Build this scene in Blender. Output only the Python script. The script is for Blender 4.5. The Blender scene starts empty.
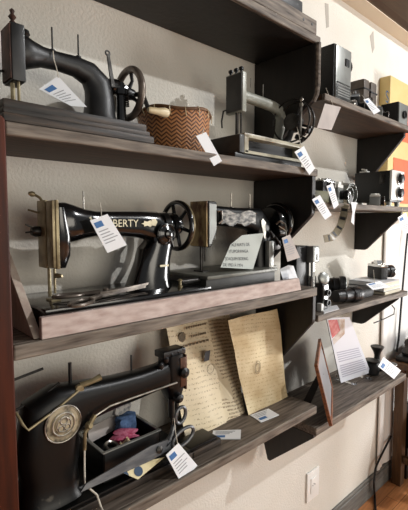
import bpy, bmesh, math, random
from mathutils import Vector, Matrix
random.seed(7)
R = math.radians
C = bpy.context.scene.collection
H0 = 1.53                       # camera height above the floor; all z below are relative to the eye

# ------------------------------------------------------------------ camera
F, VX, HZ = 415.0, 655.0, 222.0
PIT = math.atan((255-HZ)/F)
YAW = math.atan((VX-204)/(F/math.cos(PIT)))
TH = math.pi/2-YAW
FW = Vector((math.sin(TH)*math.cos(PIT), math.cos(TH)*math.cos(PIT), -math.sin(PIT)))
RT = Vector((math.cos(TH), -math.sin(TH), 0))
UP = RT.cross(FW)
EYE = Vector((0, -1, 0))
def ray(u, v): return FW+RT*((u-204)/F)-UP*((v-255)/F)
def A(u, v, y): d = ray(u, v); return EYE+d*((y-EYE.y)/d.y)
def Z(u, v, z): d = ray(u, v); return EYE+d*(z/d.z)
def X(u, v, x): d = ray(u, v); return EYE+d*(x/d.x)
cd = bpy.data.cameras.new('camera'); cam = bpy.data.objects.new('camera', cd); C.objects.link(cam)
cd.sensor_fit = 'HORIZONTAL'; cd.sensor_width = 36; cd.lens = 36*F/408; cd.clip_start = .02
Mc = Matrix((RT, UP, -FW)).transposed().to_4x4(); Mc.translation = EYE+Vector((0, 0, H0))
cam.matrix_world = Mc
bpy.context.scene.camera = cam

# ------------------------------------------------------------------ materials
def newmat(name):
    m = bpy.data.materials.new(name); m.use_nodes = True
    nt = m.node_tree; b = nt.nodes['Principled BSDF']
    return m, nt, b
def col(c):
    def f(x):
        x /= 255.
        return x/12.92 if x <= .04045 else ((x+.055)/1.055)**2.4
    return (f(c[0]), f(c[1]), f(c[2]), 1)
def mat(name, c, rough=.5, metal=0., c2=None, scale=40., stretch=(1, 1, 1), lo=.4, hi=.65, bump=0., bscale=None, detail=4, coat=0., spec=None, extra=None):
    m, nt, b = newmat(name); N = nt.nodes; L = nt.links
    b.inputs['Base Color'].default_value = col(c); b.inputs['Roughness'].default_value = rough
    b.inputs['Metallic'].default_value = metal
    if coat: b.inputs['Coat Weight'].default_value = coat; b.inputs['Coat Roughness'].default_value = .15
    if spec is not None: b.inputs['Specular IOR Level'].default_value = spec
    if c2 or bump:
        tc = N.new('ShaderNodeTexCoord'); mp = N.new('ShaderNodeMapping')
        mp.inputs['Scale'].default_value = stretch; L.new(tc.outputs['Object'], mp.inputs['Vector'])
        no = N.new('ShaderNodeTexNoise'); no.inputs['Scale'].default_value = scale; no.inputs['Detail'].default_value = detail
        L.new(mp.outputs['Vector'], no.inputs['Vector'])
        if c2:
            rp = N.new('ShaderNodeValToRGB'); rp.color_ramp.elements[0].position = lo; rp.color_ramp.elements[1].position = hi
            rp.color_ramp.elements[0].color = col(c); rp.color_ramp.elements[1].color = col(c2)
            L.new(no.outputs['Fac'], rp.inputs['Fac']); L.new(rp.outputs['Color'], b.inputs['Base Color'])
        if bump:
            nb = no
            if bscale:
                nb = N.new('ShaderNodeTexNoise'); nb.inputs['Scale'].default_value = bscale; nb.inputs['Detail'].default_value = 3
                L.new(mp.outputs['Vector'], nb.inputs['Vector'])
            bp = N.new('ShaderNodeBump'); bp.inputs['Strength'].default_value = bump; bp.inputs['Distance'].default_value = .004
            L.new(nb.outputs['Fac'], bp.inputs['Height']); L.new(bp.outputs['Normal'], b.inputs['Normal'])
    return m
def ink(name, paper, paper2, inkc, lines, cut=.5, nscale=90., band=.55, org=(0, 0, 0), zdir=(0, 0, 1)):
    """paper with rows of handwriting: bands across object z broken up by fine noise"""
    m, nt, b = newmat(name); N = nt.nodes; L = nt.links
    b.inputs['Roughness'].default_value = .85
    tc = N.new('ShaderNodeTexCoord'); sep = N.new('ShaderNodeSeparateXYZ'); L.new(tc.outputs['Object'], sep.inputs[0])
    n2 = N.new('ShaderNodeTexNoise'); n2.inputs['Scale'].default_value = 9; n2.inputs['Detail'].default_value = 5
    L.new(tc.outputs['Object'], n2.inputs['Vector'])
    rp = N.new('ShaderNodeValToRGB'); rp.color_ramp.elements[0].position = .35; rp.color_ramp.elements[1].position = .66
    rp.color_ramp.elements[0].color = col(paper); rp.color_ramp.elements[1].color = col(paper2)
    L.new(n2.outputs['Fac'], rp.inputs['Fac'])
    mu = N.new('ShaderNodeMath'); mu.operation = 'MULTIPLY'; mu.inputs[1].default_value = lines; L.new(sep.outputs['Z'], mu.inputs[0])
    ad = N.new('ShaderNodeMath'); ad.operation = 'MULTIPLY_ADD'; ad.inputs[1].default_value = lines*.09; L.new(sep.outputs['X'], ad.inputs[0]); L.new(mu.outputs[0], ad.inputs[2])
    fr = N.new('ShaderNodeMath'); fr.operation = 'FRACT'; L.new(ad.outputs[0], fr.inputs[0])
    lt = N.new('ShaderNodeMath'); lt.operation = 'LESS_THAN'; lt.inputs[1].default_value = band; L.new(fr.outputs[0], lt.inputs[0])
    mp = N.new('ShaderNodeMapping'); mp.inputs['Scale'].default_value = (1, 1, .8); L.new(tc.outputs['Object'], mp.inputs['Vector'])
    n1 = N.new('ShaderNodeTexNoise'); n1.inputs['Scale'].default_value = nscale; n1.inputs['Detail'].default_value = 2; L.new(mp.outputs['Vector'], n1.inputs['Vector'])
    gt = N.new('ShaderNodeMath'); gt.operation = 'GREATER_THAN'; gt.inputs[1].default_value = cut; L.new(n1.outputs['Fac'], gt.inputs[0])
    n3 = N.new('ShaderNodeTexNoise'); n3.inputs['Scale'].default_value = 7; L.new(tc.outputs['Object'], n3.inputs['Vector'])
    g3 = N.new('ShaderNodeMath'); g3.operation = 'GREATER_THAN'; g3.inputs[1].default_value = .42; L.new(n3.outputs['Fac'], g3.inputs[0])
    m1 = N.new('ShaderNodeMath'); m1.operation = 'MULTIPLY'; L.new(lt.outputs[0], m1.inputs[0]); L.new(gt.outputs[0], m1.inputs[1])
    m2 = N.new('ShaderNodeMath'); m2.operation = 'MULTIPLY'; L.new(m1.outputs[0], m2.inputs[0]); L.new(g3.outputs[0], m2.inputs[1])
    m3 = N.new('ShaderNodeMath'); m3.operation = 'MULTIPLY'; m3.inputs[1].default_value = .75; L.new(m2.outputs[0], m3.inputs[0])
    mx = N.new('ShaderNodeMix'); mx.data_type = 'RGBA'
    L.new(m3.outputs[0], mx.inputs[0]); L.new(rp.outputs['Color'], mx.inputs[6]); mx.inputs[7].default_value = col(inkc)
    L.new(mx.outputs[2], b.inputs['Base Color'])
    return m
def wicker(name):
    m, nt, b = newmat(name); N = nt.nodes; L = nt.links
    b.inputs['Roughness'].default_value = .6
    tc = N.new('ShaderNodeTexCoord'); sep = N.new('ShaderNodeSeparateXYZ'); L.new(tc.outputs['UV'], sep.inputs[0])
    # chevron weave: diagonal stripes that flip direction in each vertical column
    def op(o, a, bb=None, cc=None):
        n = N.new('ShaderNodeMath'); n.operation = o
        for i, q in enumerate((a, bb, cc)):
            if q is None: continue
            if isinstance(q, (int, float)): n.inputs[i].default_value = q
            else: L.new(q, n.inputs[i])
        return n.outputs[0]
    pp = op('PINGPONG', op('MULTIPLY', sep.outputs['X'], 46.), 1.)
    s = op('MULTIPLY_ADD', sep.outputs['Y'], 11., pp)
    fr = op('PINGPONG', s, .5)
    rp = N.new('ShaderNodeValToRGB'); e = rp.color_ramp.elements
    e[0].position = .06; e[0].color = col((64, 34, 16)); e[1].position = .34; e[1].color = col((178, 122, 74))
    L.new(fr, rp.inputs['Fac']); 
    no = N.new('ShaderNodeTexNoise'); no.inputs['Scale'].default_value = 16; L.new(tc.outputs['Object'], no.inputs['Vector'])
    mx = N.new('ShaderNodeMix'); mx.data_type = 'RGBA'; mx.blend_type = 'MULTIPLY'; mx.inputs[0].default_value = .5
    L.new(rp.outputs['Color'], mx.inputs[6]); L.new(no.outputs['Color'], mx.inputs[7]); L.new(rp.outputs['Color'], b.inputs['Base Color'])
    bp = N.new('ShaderNodeBump'); bp.inputs['Strength'].default_value = .8; bp.inputs['Distance'].default_value = .003
    L.new(fr, bp.inputs['Height']); L.new(bp.outputs['Normal'], b.inputs['Normal'])
    return m
def planks(name, c, c2, gap, wx, wy, swap=False):
    m, nt, b = newmat(name); N = nt.nodes; L = nt.links
    b.inputs['Roughness'].default_value = .38
    tc = N.new('ShaderNodeTexCoord'); mp = N.new('ShaderNodeMapping'); L.new(tc.outputs['Object'], mp.inputs['Vector'])
    if swap: mp.inputs['Rotation'].default_value = (0, 0, R(90))
    br = N.new('ShaderNodeTexBrick'); L.new(mp.outputs['Vector'], br.inputs['Vector'])
    br.inputs['Scale'].default_value = 1; br.inputs['Brick Width'].default_value = wx; br.inputs['Row Height'].default_value = wy
    br.inputs['Mortar Size'].default_value = gap; br.inputs['Color1'].default_value = col(c); br.inputs['Color2'].default_value = col(c2)
    br.inputs['Mortar'].default_value = col((60, 40, 25))
    mp2 = N.new('ShaderNodeMapping'); mp2.inputs['Scale'].default_value = (3, 40, 1); L.new(mp.outputs['Vector'], mp2.inputs['Vector'])
    no = N.new('ShaderNodeTexNoise'); no.inputs['Scale'].default_value = 2; no.inputs['Detail'].default_value = 6; L.new(mp2.outputs['Vector'], no.inputs['Vector'])
    rp = N.new('ShaderNodeValToRGB'); rp.color_ramp.elements[0].color = (.55, .55, .55, 1); rp.color_ramp.elements[0].position = .3; rp.color_ramp.elements[1].position = .7
    L.new(no.outputs['Fac'], rp.inputs['Fac'])
    mx = N.new('ShaderNodeMix'); mx.data_type = 'RGBA'; mx.blend_type = 'MULTIPLY'; mx.inputs[0].default_value = .8
    L.new(br.outputs['Color'], mx.inputs[6]); L.new(rp.outputs['Color'], mx.inputs[7]); L.new(mx.outputs[2], b.inputs['Base Color'])
    return m

M = {}
M['wall'] = mat('plaster', (214, 209, 198), .9, c2=(220, 216, 207), scale=3, bump=.55, bscale=130)
M['ceil_trim'] = mat('ceiling trim paint', (205, 190, 168), .9, bump=.2, scale=60)
M['ceil'] = planks('ceiling planks', (84, 68, 52), (70, 56, 42), .012, 2.5, .09)
M['floor'] = planks('parquet', (206, 140, 90), (190, 124, 76), .0012, .5, .07)
M['base'] = mat('grey baseboard', (112, 110, 104), .6, c2=(92, 90, 86), scale=12, stretch=(1, 6, 6))
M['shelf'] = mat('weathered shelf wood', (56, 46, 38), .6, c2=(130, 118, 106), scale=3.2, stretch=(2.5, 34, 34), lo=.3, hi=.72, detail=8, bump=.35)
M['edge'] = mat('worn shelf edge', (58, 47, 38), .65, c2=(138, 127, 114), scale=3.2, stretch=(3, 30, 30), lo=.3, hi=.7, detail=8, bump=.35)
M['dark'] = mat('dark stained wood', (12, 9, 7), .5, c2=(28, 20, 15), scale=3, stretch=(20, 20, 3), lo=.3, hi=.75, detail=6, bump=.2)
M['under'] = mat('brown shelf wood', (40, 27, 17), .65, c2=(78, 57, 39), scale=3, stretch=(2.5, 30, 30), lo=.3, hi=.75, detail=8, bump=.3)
M['post'] = mat('red brown varnished wood', (46, 16, 5), .5, c2=(84, 34, 12), spec=.25, scale=3, stretch=(26, 26, 2), lo=.3, hi=.75, detail=6)
M['mbase'] = mat('machine base wood', (20, 14, 10), .5, c2=(72, 58, 46), scale=3, stretch=(4, 40, 40), lo=.38, hi=.75, detail=8, bump=.3)
M['pink'] = mat('pinkish worn board', (168, 146, 138), .7, c2=(206, 192, 185), scale=8, stretch=(3, 10, 10), lo=.3, hi=.7, detail=8, bump=.2)
M['plank'] = mat('pale scraped board', (176, 156, 144), .75, c2=(206, 194, 180), scale=10, stretch=(6, 6, 2), lo=.3, hi=.7, detail=8, bump=.2)
M['iron'] = mat('dull black cast iron', (15, 15, 16), .42, c2=(46, 46, 46), scale=22, lo=.45, hi=.85, detail=6)
M['rust'] = mat('rusty iron', (48, 26, 18), .7, c2=(74, 44, 30), scale=40, bump=.3)
M['black'] = mat('black enamel', (10, 10, 11), .16, c2=(22, 22, 22), scale=18, coat=.5)
M['wornblack'] = mat('worn black enamel', (9, 9, 9), .36, c2=(80, 76, 68), scale=26, lo=.66, hi=.74, detail=8, spec=.3)
M['chipped'] = mat('chipped silvery enamel', (20, 20, 20), .35, .2, c2=(150, 146, 138), scale=46, stretch=(1, 1, 2.2), lo=.38, hi=.66, detail=8)
M['grey'] = mat('grey green paint', (160, 162, 152), .38, c2=(132, 134, 124), scale=24, lo=.4, hi=.7)
M['bedgrey'] = mat('worn grey bed plate', (112, 112, 104), .4, .2, c2=(62, 60, 54), scale=20, lo=.45, hi=.75, detail=6)
M['medal'] = mat('worn beige medallion', (36, 32, 26), .5, c2=(168, 156, 130), scale=34, lo=.36, hi=.5, detail=6)
M['cream'] = mat('yellowed cream enamel', (176, 170, 148), .4, c2=(120, 110, 88), scale=22, lo=.5, hi=.75)
M['greydk'] = mat('dark grey paint', (36, 36, 34), .5, c2=(56, 55, 52), scale=20)
M['brass'] = mat('tarnished nickel brass', (158, 146, 114), .38, .4, c2=(112, 98, 70), scale=30)
M['gold'] = mat('gold decal', (232, 224, 192), .5)
M['brownplate'] = mat('rust spotted face plate', (150, 130, 92), .42, .45, c2=(78, 50, 28), scale=30, stretch=(1, 1, .5), lo=.48, hi=.62, detail=6)
M['copper'] = mat('copper toned plate', (88, 60, 46), .4, .5, c2=(70, 46, 34), scale=30)
M['steel'] = mat('bright worn steel', (176, 172, 164), .3, .9, c2=(120, 116, 108), scale=40)
M['dsteel'] = mat('dark steel', (70, 68, 66), .38, .8, c2=(44, 42, 40), scale=40)
M['blade'] = mat('dark shears steel', (84, 86, 90), .36, .5, c2=(112, 114, 116), scale=25, stretch=(1, 4, 4))
M['bone'] = mat('cream handle', (226, 212, 176), .4, c2=(206, 186, 146), scale=18, stretch=(1, 5, 5))
M['rimwood'] = mat('worn wheel rim', (118, 108, 98), .35, .4, c2=(70, 62, 56), scale=24)
M['wicker'] = wicker('woven basket')
M['rim'] = mat('basket rim cane', (112, 78, 46), .6, c2=(74, 46, 26), scale=30)
M['tag'] = mat('white card', (232, 234, 236), .6, c2=(224, 226, 230), scale=8)
M['tagshade'] = mat('grey card', (186, 178, 172), .7, c2=(170, 162, 158), scale=12)
M['tagcream'] = mat('cream card', (222, 212, 172), .7, c2=(206, 194, 150), scale=12)
M['blue'] = mat('blue print', (52, 104, 160), .6)
M['navy'] = mat('navy print', (30, 62, 92), .6)
M['print'] = mat('grey print', (150, 152, 156), .7)
M['ink'] = mat('dark ink', (70, 72, 76), .7)
M['string'] = mat('white string', (220, 214, 200), .8, c2=(190, 182, 166), scale=200)
M['sign'] = mat('pale grey sign paper', (196, 202, 196), .7, c2=(186, 192, 186), scale=6)
M['doc1'] = ink('printed old paper', (214, 197, 163), (228, 214, 186), (150, 128, 96), 70, .56, 260, .35)
M['doc2'] = ink('handwritten old paper', (214, 197, 163), (228, 214, 186), (116, 92, 68), 90, .47, 300, .5)
M['doc3'] = ink('stained old paper', (182, 158, 118), (222, 206, 170), (156, 128, 90), 80, .56, 280, .35)
M['stamp'] = mat('dark stamp print', (88, 78, 62), .7, c2=(120, 104, 80), scale=160)
M['sheet'] = mat('white sheet', (226, 228, 236), .45)
M['sheetred'] = mat('pink red print', (204, 96, 98), .5, c2=(224, 150, 146), scale=50)
M['sheettan'] = mat('tan print', (176, 150, 128), .5, c2=(214, 206, 200), scale=30)
M['sheettxt'] = mat('lilac grey print', (178, 178, 194), .5)
M['frame'] = mat('orange brown frame wood', (150, 92, 54), .5, c2=(112, 64, 36), scale=3, stretch=(10, 10, 40))
M['backing'] = mat('grey frame panel', (150, 150, 152), .3, c2=(130, 130, 134), scale=5)
M['plastic'] = mat('white plastic', (236, 236, 232), .3)
M['slot'] = mat('outlet slots', (120, 120, 120), .5)
M['blackp'] = mat('black plastic', (14, 14, 15), .4)
M['leather'] = mat('black leatherette', (16, 15, 15), .55, bump=.4, scale=300)
M['chrome'] = mat('chrome', (206, 206, 204), .2, .95)
M['alu'] = mat('grey aluminium', (158, 160, 156), .35, .55, c2=(140, 142, 138), scale=12)
M['glass'] = mat('dark lens glass', (20, 24, 34), .06, coat=.6)
M['white'] = mat('white painted metal', (224, 224, 218), .4)
M['olive'] = mat('olive box', (96, 94, 62), .6, c2=(78, 76, 50), scale=20)
M['leatherbr'] = mat('brown grey case', (92, 82, 72), .6, c2=(74, 64, 56), scale=30, bump=.2)
M['yellow'] = mat('yellow sign paint', (214, 190, 130), .6, c2=(206, 180, 118), scale=6)
M['orange'] = mat('orange red paint', (232, 106, 60), .6, c2=(226, 92, 60), scale=8)
M['film'] = mat('brown film', (150, 140, 118), .25, c2=(96, 88, 72), scale=14)
M['book'] = mat('book cover', (204, 196, 176), .6)
M['pages'] = mat('book pages', (226, 220, 204), .8, c2=(196, 188, 168), scale=3, stretch=(1, 1, 260))
M['fabpink'] = mat('pink threads', (176, 62, 98), .8, c2=(206, 120, 146), scale=120)
M['fabblue'] = mat('blue denim', (54, 78, 112), .9, c2=(78, 104, 140), scale=140)
M['news'] = mat('crumpled newsprint', (196, 196, 192), .8, c2=(120, 122, 124), scale=60, lo=.45, hi=.6)
M['curtain'] = mat('white curtain', (232, 230, 226), .85)
M['narrow'] = mat('grey tape strip', (172, 166, 156), .8)
M['tablewood'] = mat('dark oak', (66, 44, 25), .5, c2=(98, 70, 42), scale=3, stretch=(24, 24, 3), lo=.3, hi=.7, detail=6)
m, nt, b = newmat('clear acrylic'); b.inputs['Base Color'].default_value = (.95, .97, 1, 1); b.inputs['Roughness'].default_value = .03
b.inputs['Transmission Weight'].default_value = 1; b.inputs['IOR'].default_value = 1.45; M['acrylic'] = m

# ------------------------------------------------------------------ mesh builder
class MB:
    def __init__(s, mtx=None): s.bm = bmesh.new(); s.m = mtx or Matrix.Identity(4); s.uv = None
    def v(s, p): return s.bm.verts.new(s.m @ Vector(p))
    def face(s, vs):
        try: return s.bm.faces.new(vs)
        except ValueError: return None
    def box(s, x0, x1, y0, y1, z0, z1, bev=0, mtx=None):
        t = bmesh.new(); bmesh.ops.create_cube(t, size=1)
        for q in t.verts: q.co = Vector(((x0+x1)/2+q.co.x*(x1-x0), (y0+y1)/2+q.co.y*(y1-y0), (z0+z1)/2+q.co.z*(z1-z0)))
        if bev: bmesh.ops.bevel(t, geom=t.edges[:], offset=bev, segments=2, profile=.6, affect='EDGES')
        s.merge(t, mtx); return s
    def merge(s, t, mtx=None):
        mp = {}
        for q in t.verts: mp[q] = s.v((mtx @ q.co) if mtx else q.co)
        for f in t.faces: s.face([mp[q] for q in f.verts])
        t.free()
    def rings(s, rs, cap=True):
        vs = [[s.v(p) for p in r] for r in rs]
        n = len(vs[0])
        for a, b in zip(vs, vs[1:]):
            for i in range(n): s.face([a[i], a[(i+1) % n], b[(i+1) % n], b[i]])
        if cap: s.face(vs[0][::-1]); s.face(vs[-1])
        return s
    def loft(s, secs, seg=20, n=2., cap=True):
        """secs: (centre, a vector, b vector): superellipse rings"""
        rs = []
        for c, a, b in secs:
            r = []
            for i in range(seg):
                t = 2*math.pi*i/seg; ct, st = math.cos(t), math.sin(t)
                ct = math.copysign(abs(ct)**(2/n), ct); st = math.copysign(abs(st)**(2/n), st)
                r.append(Vector(c)+Vector(a)*ct+Vector(b)*st)
            rs.append(r)
        return s.rings(rs, cap)
    def arm(s, secs, y, n=2.6, seg=22):
        """rings bending in the x-z plane: (x, z, degrees, half depth, half height[, y])"""
        return s.loft([((q[0], q[5] if len(q) > 5 else y, q[1]), (0, q[3], 0), (math.sin(R(q[2]))*q[4], 0, math.cos(R(q[2]))*q[4])) for q in secs], seg, n)
    def tube(s, pts, r, seg=8, cap=True):
        pts = [Vector(p) for p in pts]; rs = []
        d0 = (pts[1]-pts[0]).normalized()
        ref = Vector((0, 0, 1)) if abs(d0.z) < .9 else Vector((1, 0, 0))
        for i, p in enumerate(pts):
            d = (pts[min(i+1, len(pts)-1)]-pts[max(i-1, 0)]).normalized()
            a = ref-d*ref.dot(d)
            a = a.normalized() if a.length > 1e-5 else d.orthogonal().normalized()
            ref = a; b = d.cross(a); rr = r[i] if isinstance(r, (list, tuple)) else r
            rs.append([p+(a*math.cos(2*math.pi*k/seg)+b*math.sin(2*math.pi*k/seg))*rr for k in range(seg)])
        return s.rings(rs, cap)
    def lathe(s, prof, o, axis, seg=24):
        """prof: (radius, height) along the axis from o"""
        ax = Vector(axis).normalized(); a = ax.orthogonal().normalized(); b = ax.cross(a)
        rs = [[Vector(o)+ax*h+(a*math.cos(2*math.pi*k/seg)+b*math.sin(2*math.pi*k/seg))*max(r, 1e-4) for k in range(seg)] for r, h in prof]
        return s.rings(rs)
    def torus(s, c, axis, Rr, r, seg=32, ms=10, arc=(0, 360), flat=1.):
        ax = Vector(axis).normalized(); a = ax.orthogonal().normalized(); b = ax.cross(a); rs = []
        full = arc == (0, 360); k = seg if full else seg+1
        for i in range(k):
            t = R(arc[0]+(arc[1]-arc[0])*i/seg); d = a*math.cos(t)+b*math.sin(t)
            rs.append([Vector(c)+d*(Rr+r*math.cos(2*math.pi*j/ms))+ax*(r*flat*math.sin(2*math.pi*j/ms)) for j in range(ms)])
        if full: rs.append(rs[0]); 
        return s.rings(rs, not full)
    def prism(s, poly, vec):
        vec = Vector(vec); a = [s.v(p) for p in poly]; b = [s.v(Vector(p)+vec) for p in poly]; n = len(a)
        s.face(a); s.face(b[::-1])
        for i in range(n): s.face([a[i], b[i], b[(i+1) % n], a[(i+1) % n]])
        return s
    def ribbon(s, pts, side, thick=.0006):
        """a bent strip of paper: points along the middle, side = half width vector"""
        pts = [Vector(p) for p in pts]; side = Vector(side); rs = []
        for i, p in enumerate(pts):
            d = (pts[min(i+1, len(pts)-1)]-pts[max(i-1, 0)]).normalized(); nn = d.cross(side).normalized()*thick
            rs.append([p-side-nn, p+side-nn, p+side+nn, p-side+nn])
        return s.rings(rs)
    def build(s, name, mt, parent=None, smooth=35, bevel=0, bseg=2):
        bm = s.bm
        bmesh.ops.remove_doubles(bm, verts=bm.verts[:], dist=1e-6)
        bmesh.ops.recalc_face_normals(bm, faces=bm.faces[:])
        for q in bm.verts: q.co.z += H0
        me = bpy.data.meshes.new(name); bm.to_mesh(me); bm.free()
        me.materials.append(M[mt] if isinstance(mt, str) else mt)
        o = bpy.data.objects.new(name, me); C.objects.link(o)
        if smooth:
            for p in me.polygons: p.use_smooth = True
            me.set_sharp_from_angle(angle=R(smooth))
        if bevel:
            md = o.modifiers.new('bevel', 'BEVEL'); md.width = bevel; md.segments = bseg; md.limit_method = 'ANGLE'; md.angle_limit = R(40)
        if parent is not None:
            o.parent = parent
            if parent.type == 'EMPTY': o.matrix_parent_inverse = Matrix.Translation(-parent.location)
        return o
def thing(name, loc, label, cat, group=None):
    o = bpy.data.objects.new(name, None); C.objects.link(o); o.empty_display_size = .05
    o.location = Vector(loc)+Vector((0, 0, H0)); return tag(o, label, cat, group)
def tag(o, label, cat, group=None):
    o['label'] = label; o['category'] = cat
    if group: o['group'] = group
    return o
def struct(mb, name, mt, **k):
    o = mb.build(name, mt, **k); o['kind'] = 'structure'; return o
def text_bm(mb, body, p0, dx, dz, size, off, depth=.0006):
    """raised lettering: p0 lower left corner, dx reading direction, dz up direction"""
    cu = bpy.data.curves.new('t', 'FONT'); cu.body = body; cu.size = 1
    o = bpy.data.objects.new('t', cu); C.objects.link(o)
    me = bpy.data.meshes.new_from_object(o.evaluated_get(bpy.context.evaluated_depsgraph_get()))
    bpy.data.objects.remove(o); bpy.data.curves.remove(cu)
    dx = Vector(dx); dz = Vector(dz); n = dx.cross(dz).normalized()
    n = n if n.dot(EYE-Vector(p0)) > 0 else -n
    vs = [mb.v(Vector(p0)+dx*q.co.x*size+dz*q.co.y*size+n*off) for q in me.vertices]
    for p in me.polygons: mb.face([vs[i] for i in p.vertices])
    bpy.data.meshes.remove(me)
    return mb

# ------------------------------------------------------------------ the room
WX0, WX1, YF = -2.2, 5.2, -4.2
ZF, ZC = -1.53, .98
struct(MB().box(WX0, WX1, 0, .15, ZF, ZC+.02), 'wall_back', 'wall', smooth=0)
struct(MB().box(WX0, WX1, YF, .15, ZF-.1, ZF), 'floor', 'floor', smooth=0)
struct(MB().prism([(WX0, -.072, ZC+.004), (WX0, YF, ZC+1.7), (WX0, YF, ZC+1.8), (WX0, -.072, ZC+.104)], (WX1-WX0, 0, 0)), 'ceiling', 'ceil', smooth=0)
struct(MB().box(WX0, WX1, -.072, .15, ZC, ZC+.1), 'trim_1', 'ceil_trim', smooth=0)
bb = MB(); bb.box(WX0, WX1, -.016, 0, ZF, ZF+.10); bb.box(WX0, WX1, -.012, 0, ZF+.10, ZF+.118)
struct(bb, 'baseboard_back', 'base', bevel=.004)
# ------------------------------------------------------------------ shelves
YS = -.25; XL, XR = .238, 1.205; XQ, XE = 1.215, 1.955
def shelf(label, x0, x1, zb, th, plates, group, edge='edge', body='shelf', yf=YS):
    r = thing('wall_shelf', ((x0+x1)/2, -.12, zb), label, 'shelf', group)
    MB().box(x0, x1, yf+.012, -.001, zb, zb+th).build('board', body, r, smooth=0, bevel=.0015)
    MB().box(x0, x1, yf, yf+.0122, zb-.001, zb+th).build('front_edge', edge, r, smooth=0, bevel=.003)
    for kind, px, zt, zfr, zw, tk in plates:
        if kind == 'plate':      # full side plate: short front, slanted down to the wall
            pts = [(px, yf+.003, zb-.001), (px, yf+.003, zfr)]
            for k in range(5): t = k/4; pts.append((px, yf+.003+.012*t*t, zfr-.022*t))
            pts += [(px, -.001, zw), (px, -.001, zb-.001)]
            MB().prism(pts, (tk, 0, 0)).build('bracket', 'dark', r, smooth=0, bevel=.002)
        else:
            pts = [(px, yf+.03, zb-.001), (px, yf+.03, zb-.018), (px, -.062, zw+.006), (px, -.05, zw), (px, -.001, zw), (px, -.001, zb-.001)]
            MB().prism(pts, (tk, 0, 0)).build('bracket', 'dark', r, smooth=0, bevel=.002)
    return r
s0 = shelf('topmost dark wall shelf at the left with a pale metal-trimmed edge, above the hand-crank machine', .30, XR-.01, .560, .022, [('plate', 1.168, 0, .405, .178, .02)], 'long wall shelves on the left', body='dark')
MB().tube([(1.178, YS-.002, .560), (1.178, YS-.003, .43), (1.178, YS+.001, .405), (1.178, YS+.012, .385)], .0085, 8).build('metal_trim', 'edge', s0)
ZA = .170
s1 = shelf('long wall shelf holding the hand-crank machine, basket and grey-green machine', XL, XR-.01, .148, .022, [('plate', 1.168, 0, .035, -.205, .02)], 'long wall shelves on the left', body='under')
ZB = -.217
s2 = shelf('long wall shelf with the pinkish board along its front edge', XL, XR+.002, -.244, .027, [('plate', 1.186, 0, -.325, -.624, .018)], 'long wall shelves on the left')
ZC3 = -.628
s3 = shelf('lowest left shelf holding old papers, shears and worn black sewing machine', XL, XR+.015, -.655, .027, [], 'long wall shelves on the left')
MB().box(1.12, 1.20, -.06, -.002, -.80, -.656).build('cleat', 'dark', s3, smooth=0, bevel=.002)
ZR1, ZR2, ZR3, ZR4 = .418, .066, -.314, -.710
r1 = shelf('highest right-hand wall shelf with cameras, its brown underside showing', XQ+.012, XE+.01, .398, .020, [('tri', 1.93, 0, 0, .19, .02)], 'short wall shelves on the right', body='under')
r2 = shelf('right-hand shelf level with the eye carrying the twin-dial black box', XQ, XE, .046, .020, [('tri', 1.93, 0, 0, -.135, .02)], 'short wall shelves on the right')
r3 = shelf('right-hand shelf crowded with lenses and a camera on books', XQ, XE+.01, -.336, .022, [('tri', 1.93, 0, 0, -.50, .02)], 'short wall shelves on the right')
r4 = shelf('lowest right-hand shelf with the clear sheet holder and dark funnels', XQ+.004, XE+.03, -.738, .028, [], 'short wall shelves on the right')
tag(MB().prism([X(1.3, 94, .2)*0+Vector(p) for p in [(.170, -.285, .21), (.2275, -.285, .165), (.2265, -.285, -1.53), (.13, -.285, -1.53), (.09, -.285, .21)]], (0, .28, 0)).build('shelf_upright', 'post', smooth=0, bevel=.003), 'red-brown varnished upright post along the left edge', 'post')
tag(MB().prism([(.296, -.232, ZB+.0005), (.300, -.012, -.025), (.300, -.012, ZB+.0005)], (-.016, 0, 0)).build('side_board', 'plank', smooth=0, bevel=.001), 'pale pinkish triangular board at the left end of the middle shelf', 'board')
tag(MB().prism([(.289, -.247, ZB+.0005), (1.118, -.247, ZB+.0005), (1.104, -.247, ZB+.040), (.289, -.247, ZB+.042)], (0, .012, 0)).build('front_board', 'pink', smooth=0, bevel=.0015), 'long pinkish worn board standing along the front of the middle shelf', 'board')

MB().prism([(1.221, -.238, -.7395), (1.221, -.238, -.750), (1.221, -.05, -.915), (1.221, -.038, -.915), (1.221, -.001, -.80), (1.221, -.001, -.7395)], (.02, 0, 0)).build('bracket', 'dark', r4, smooth=0, bevel=.002)
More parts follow.
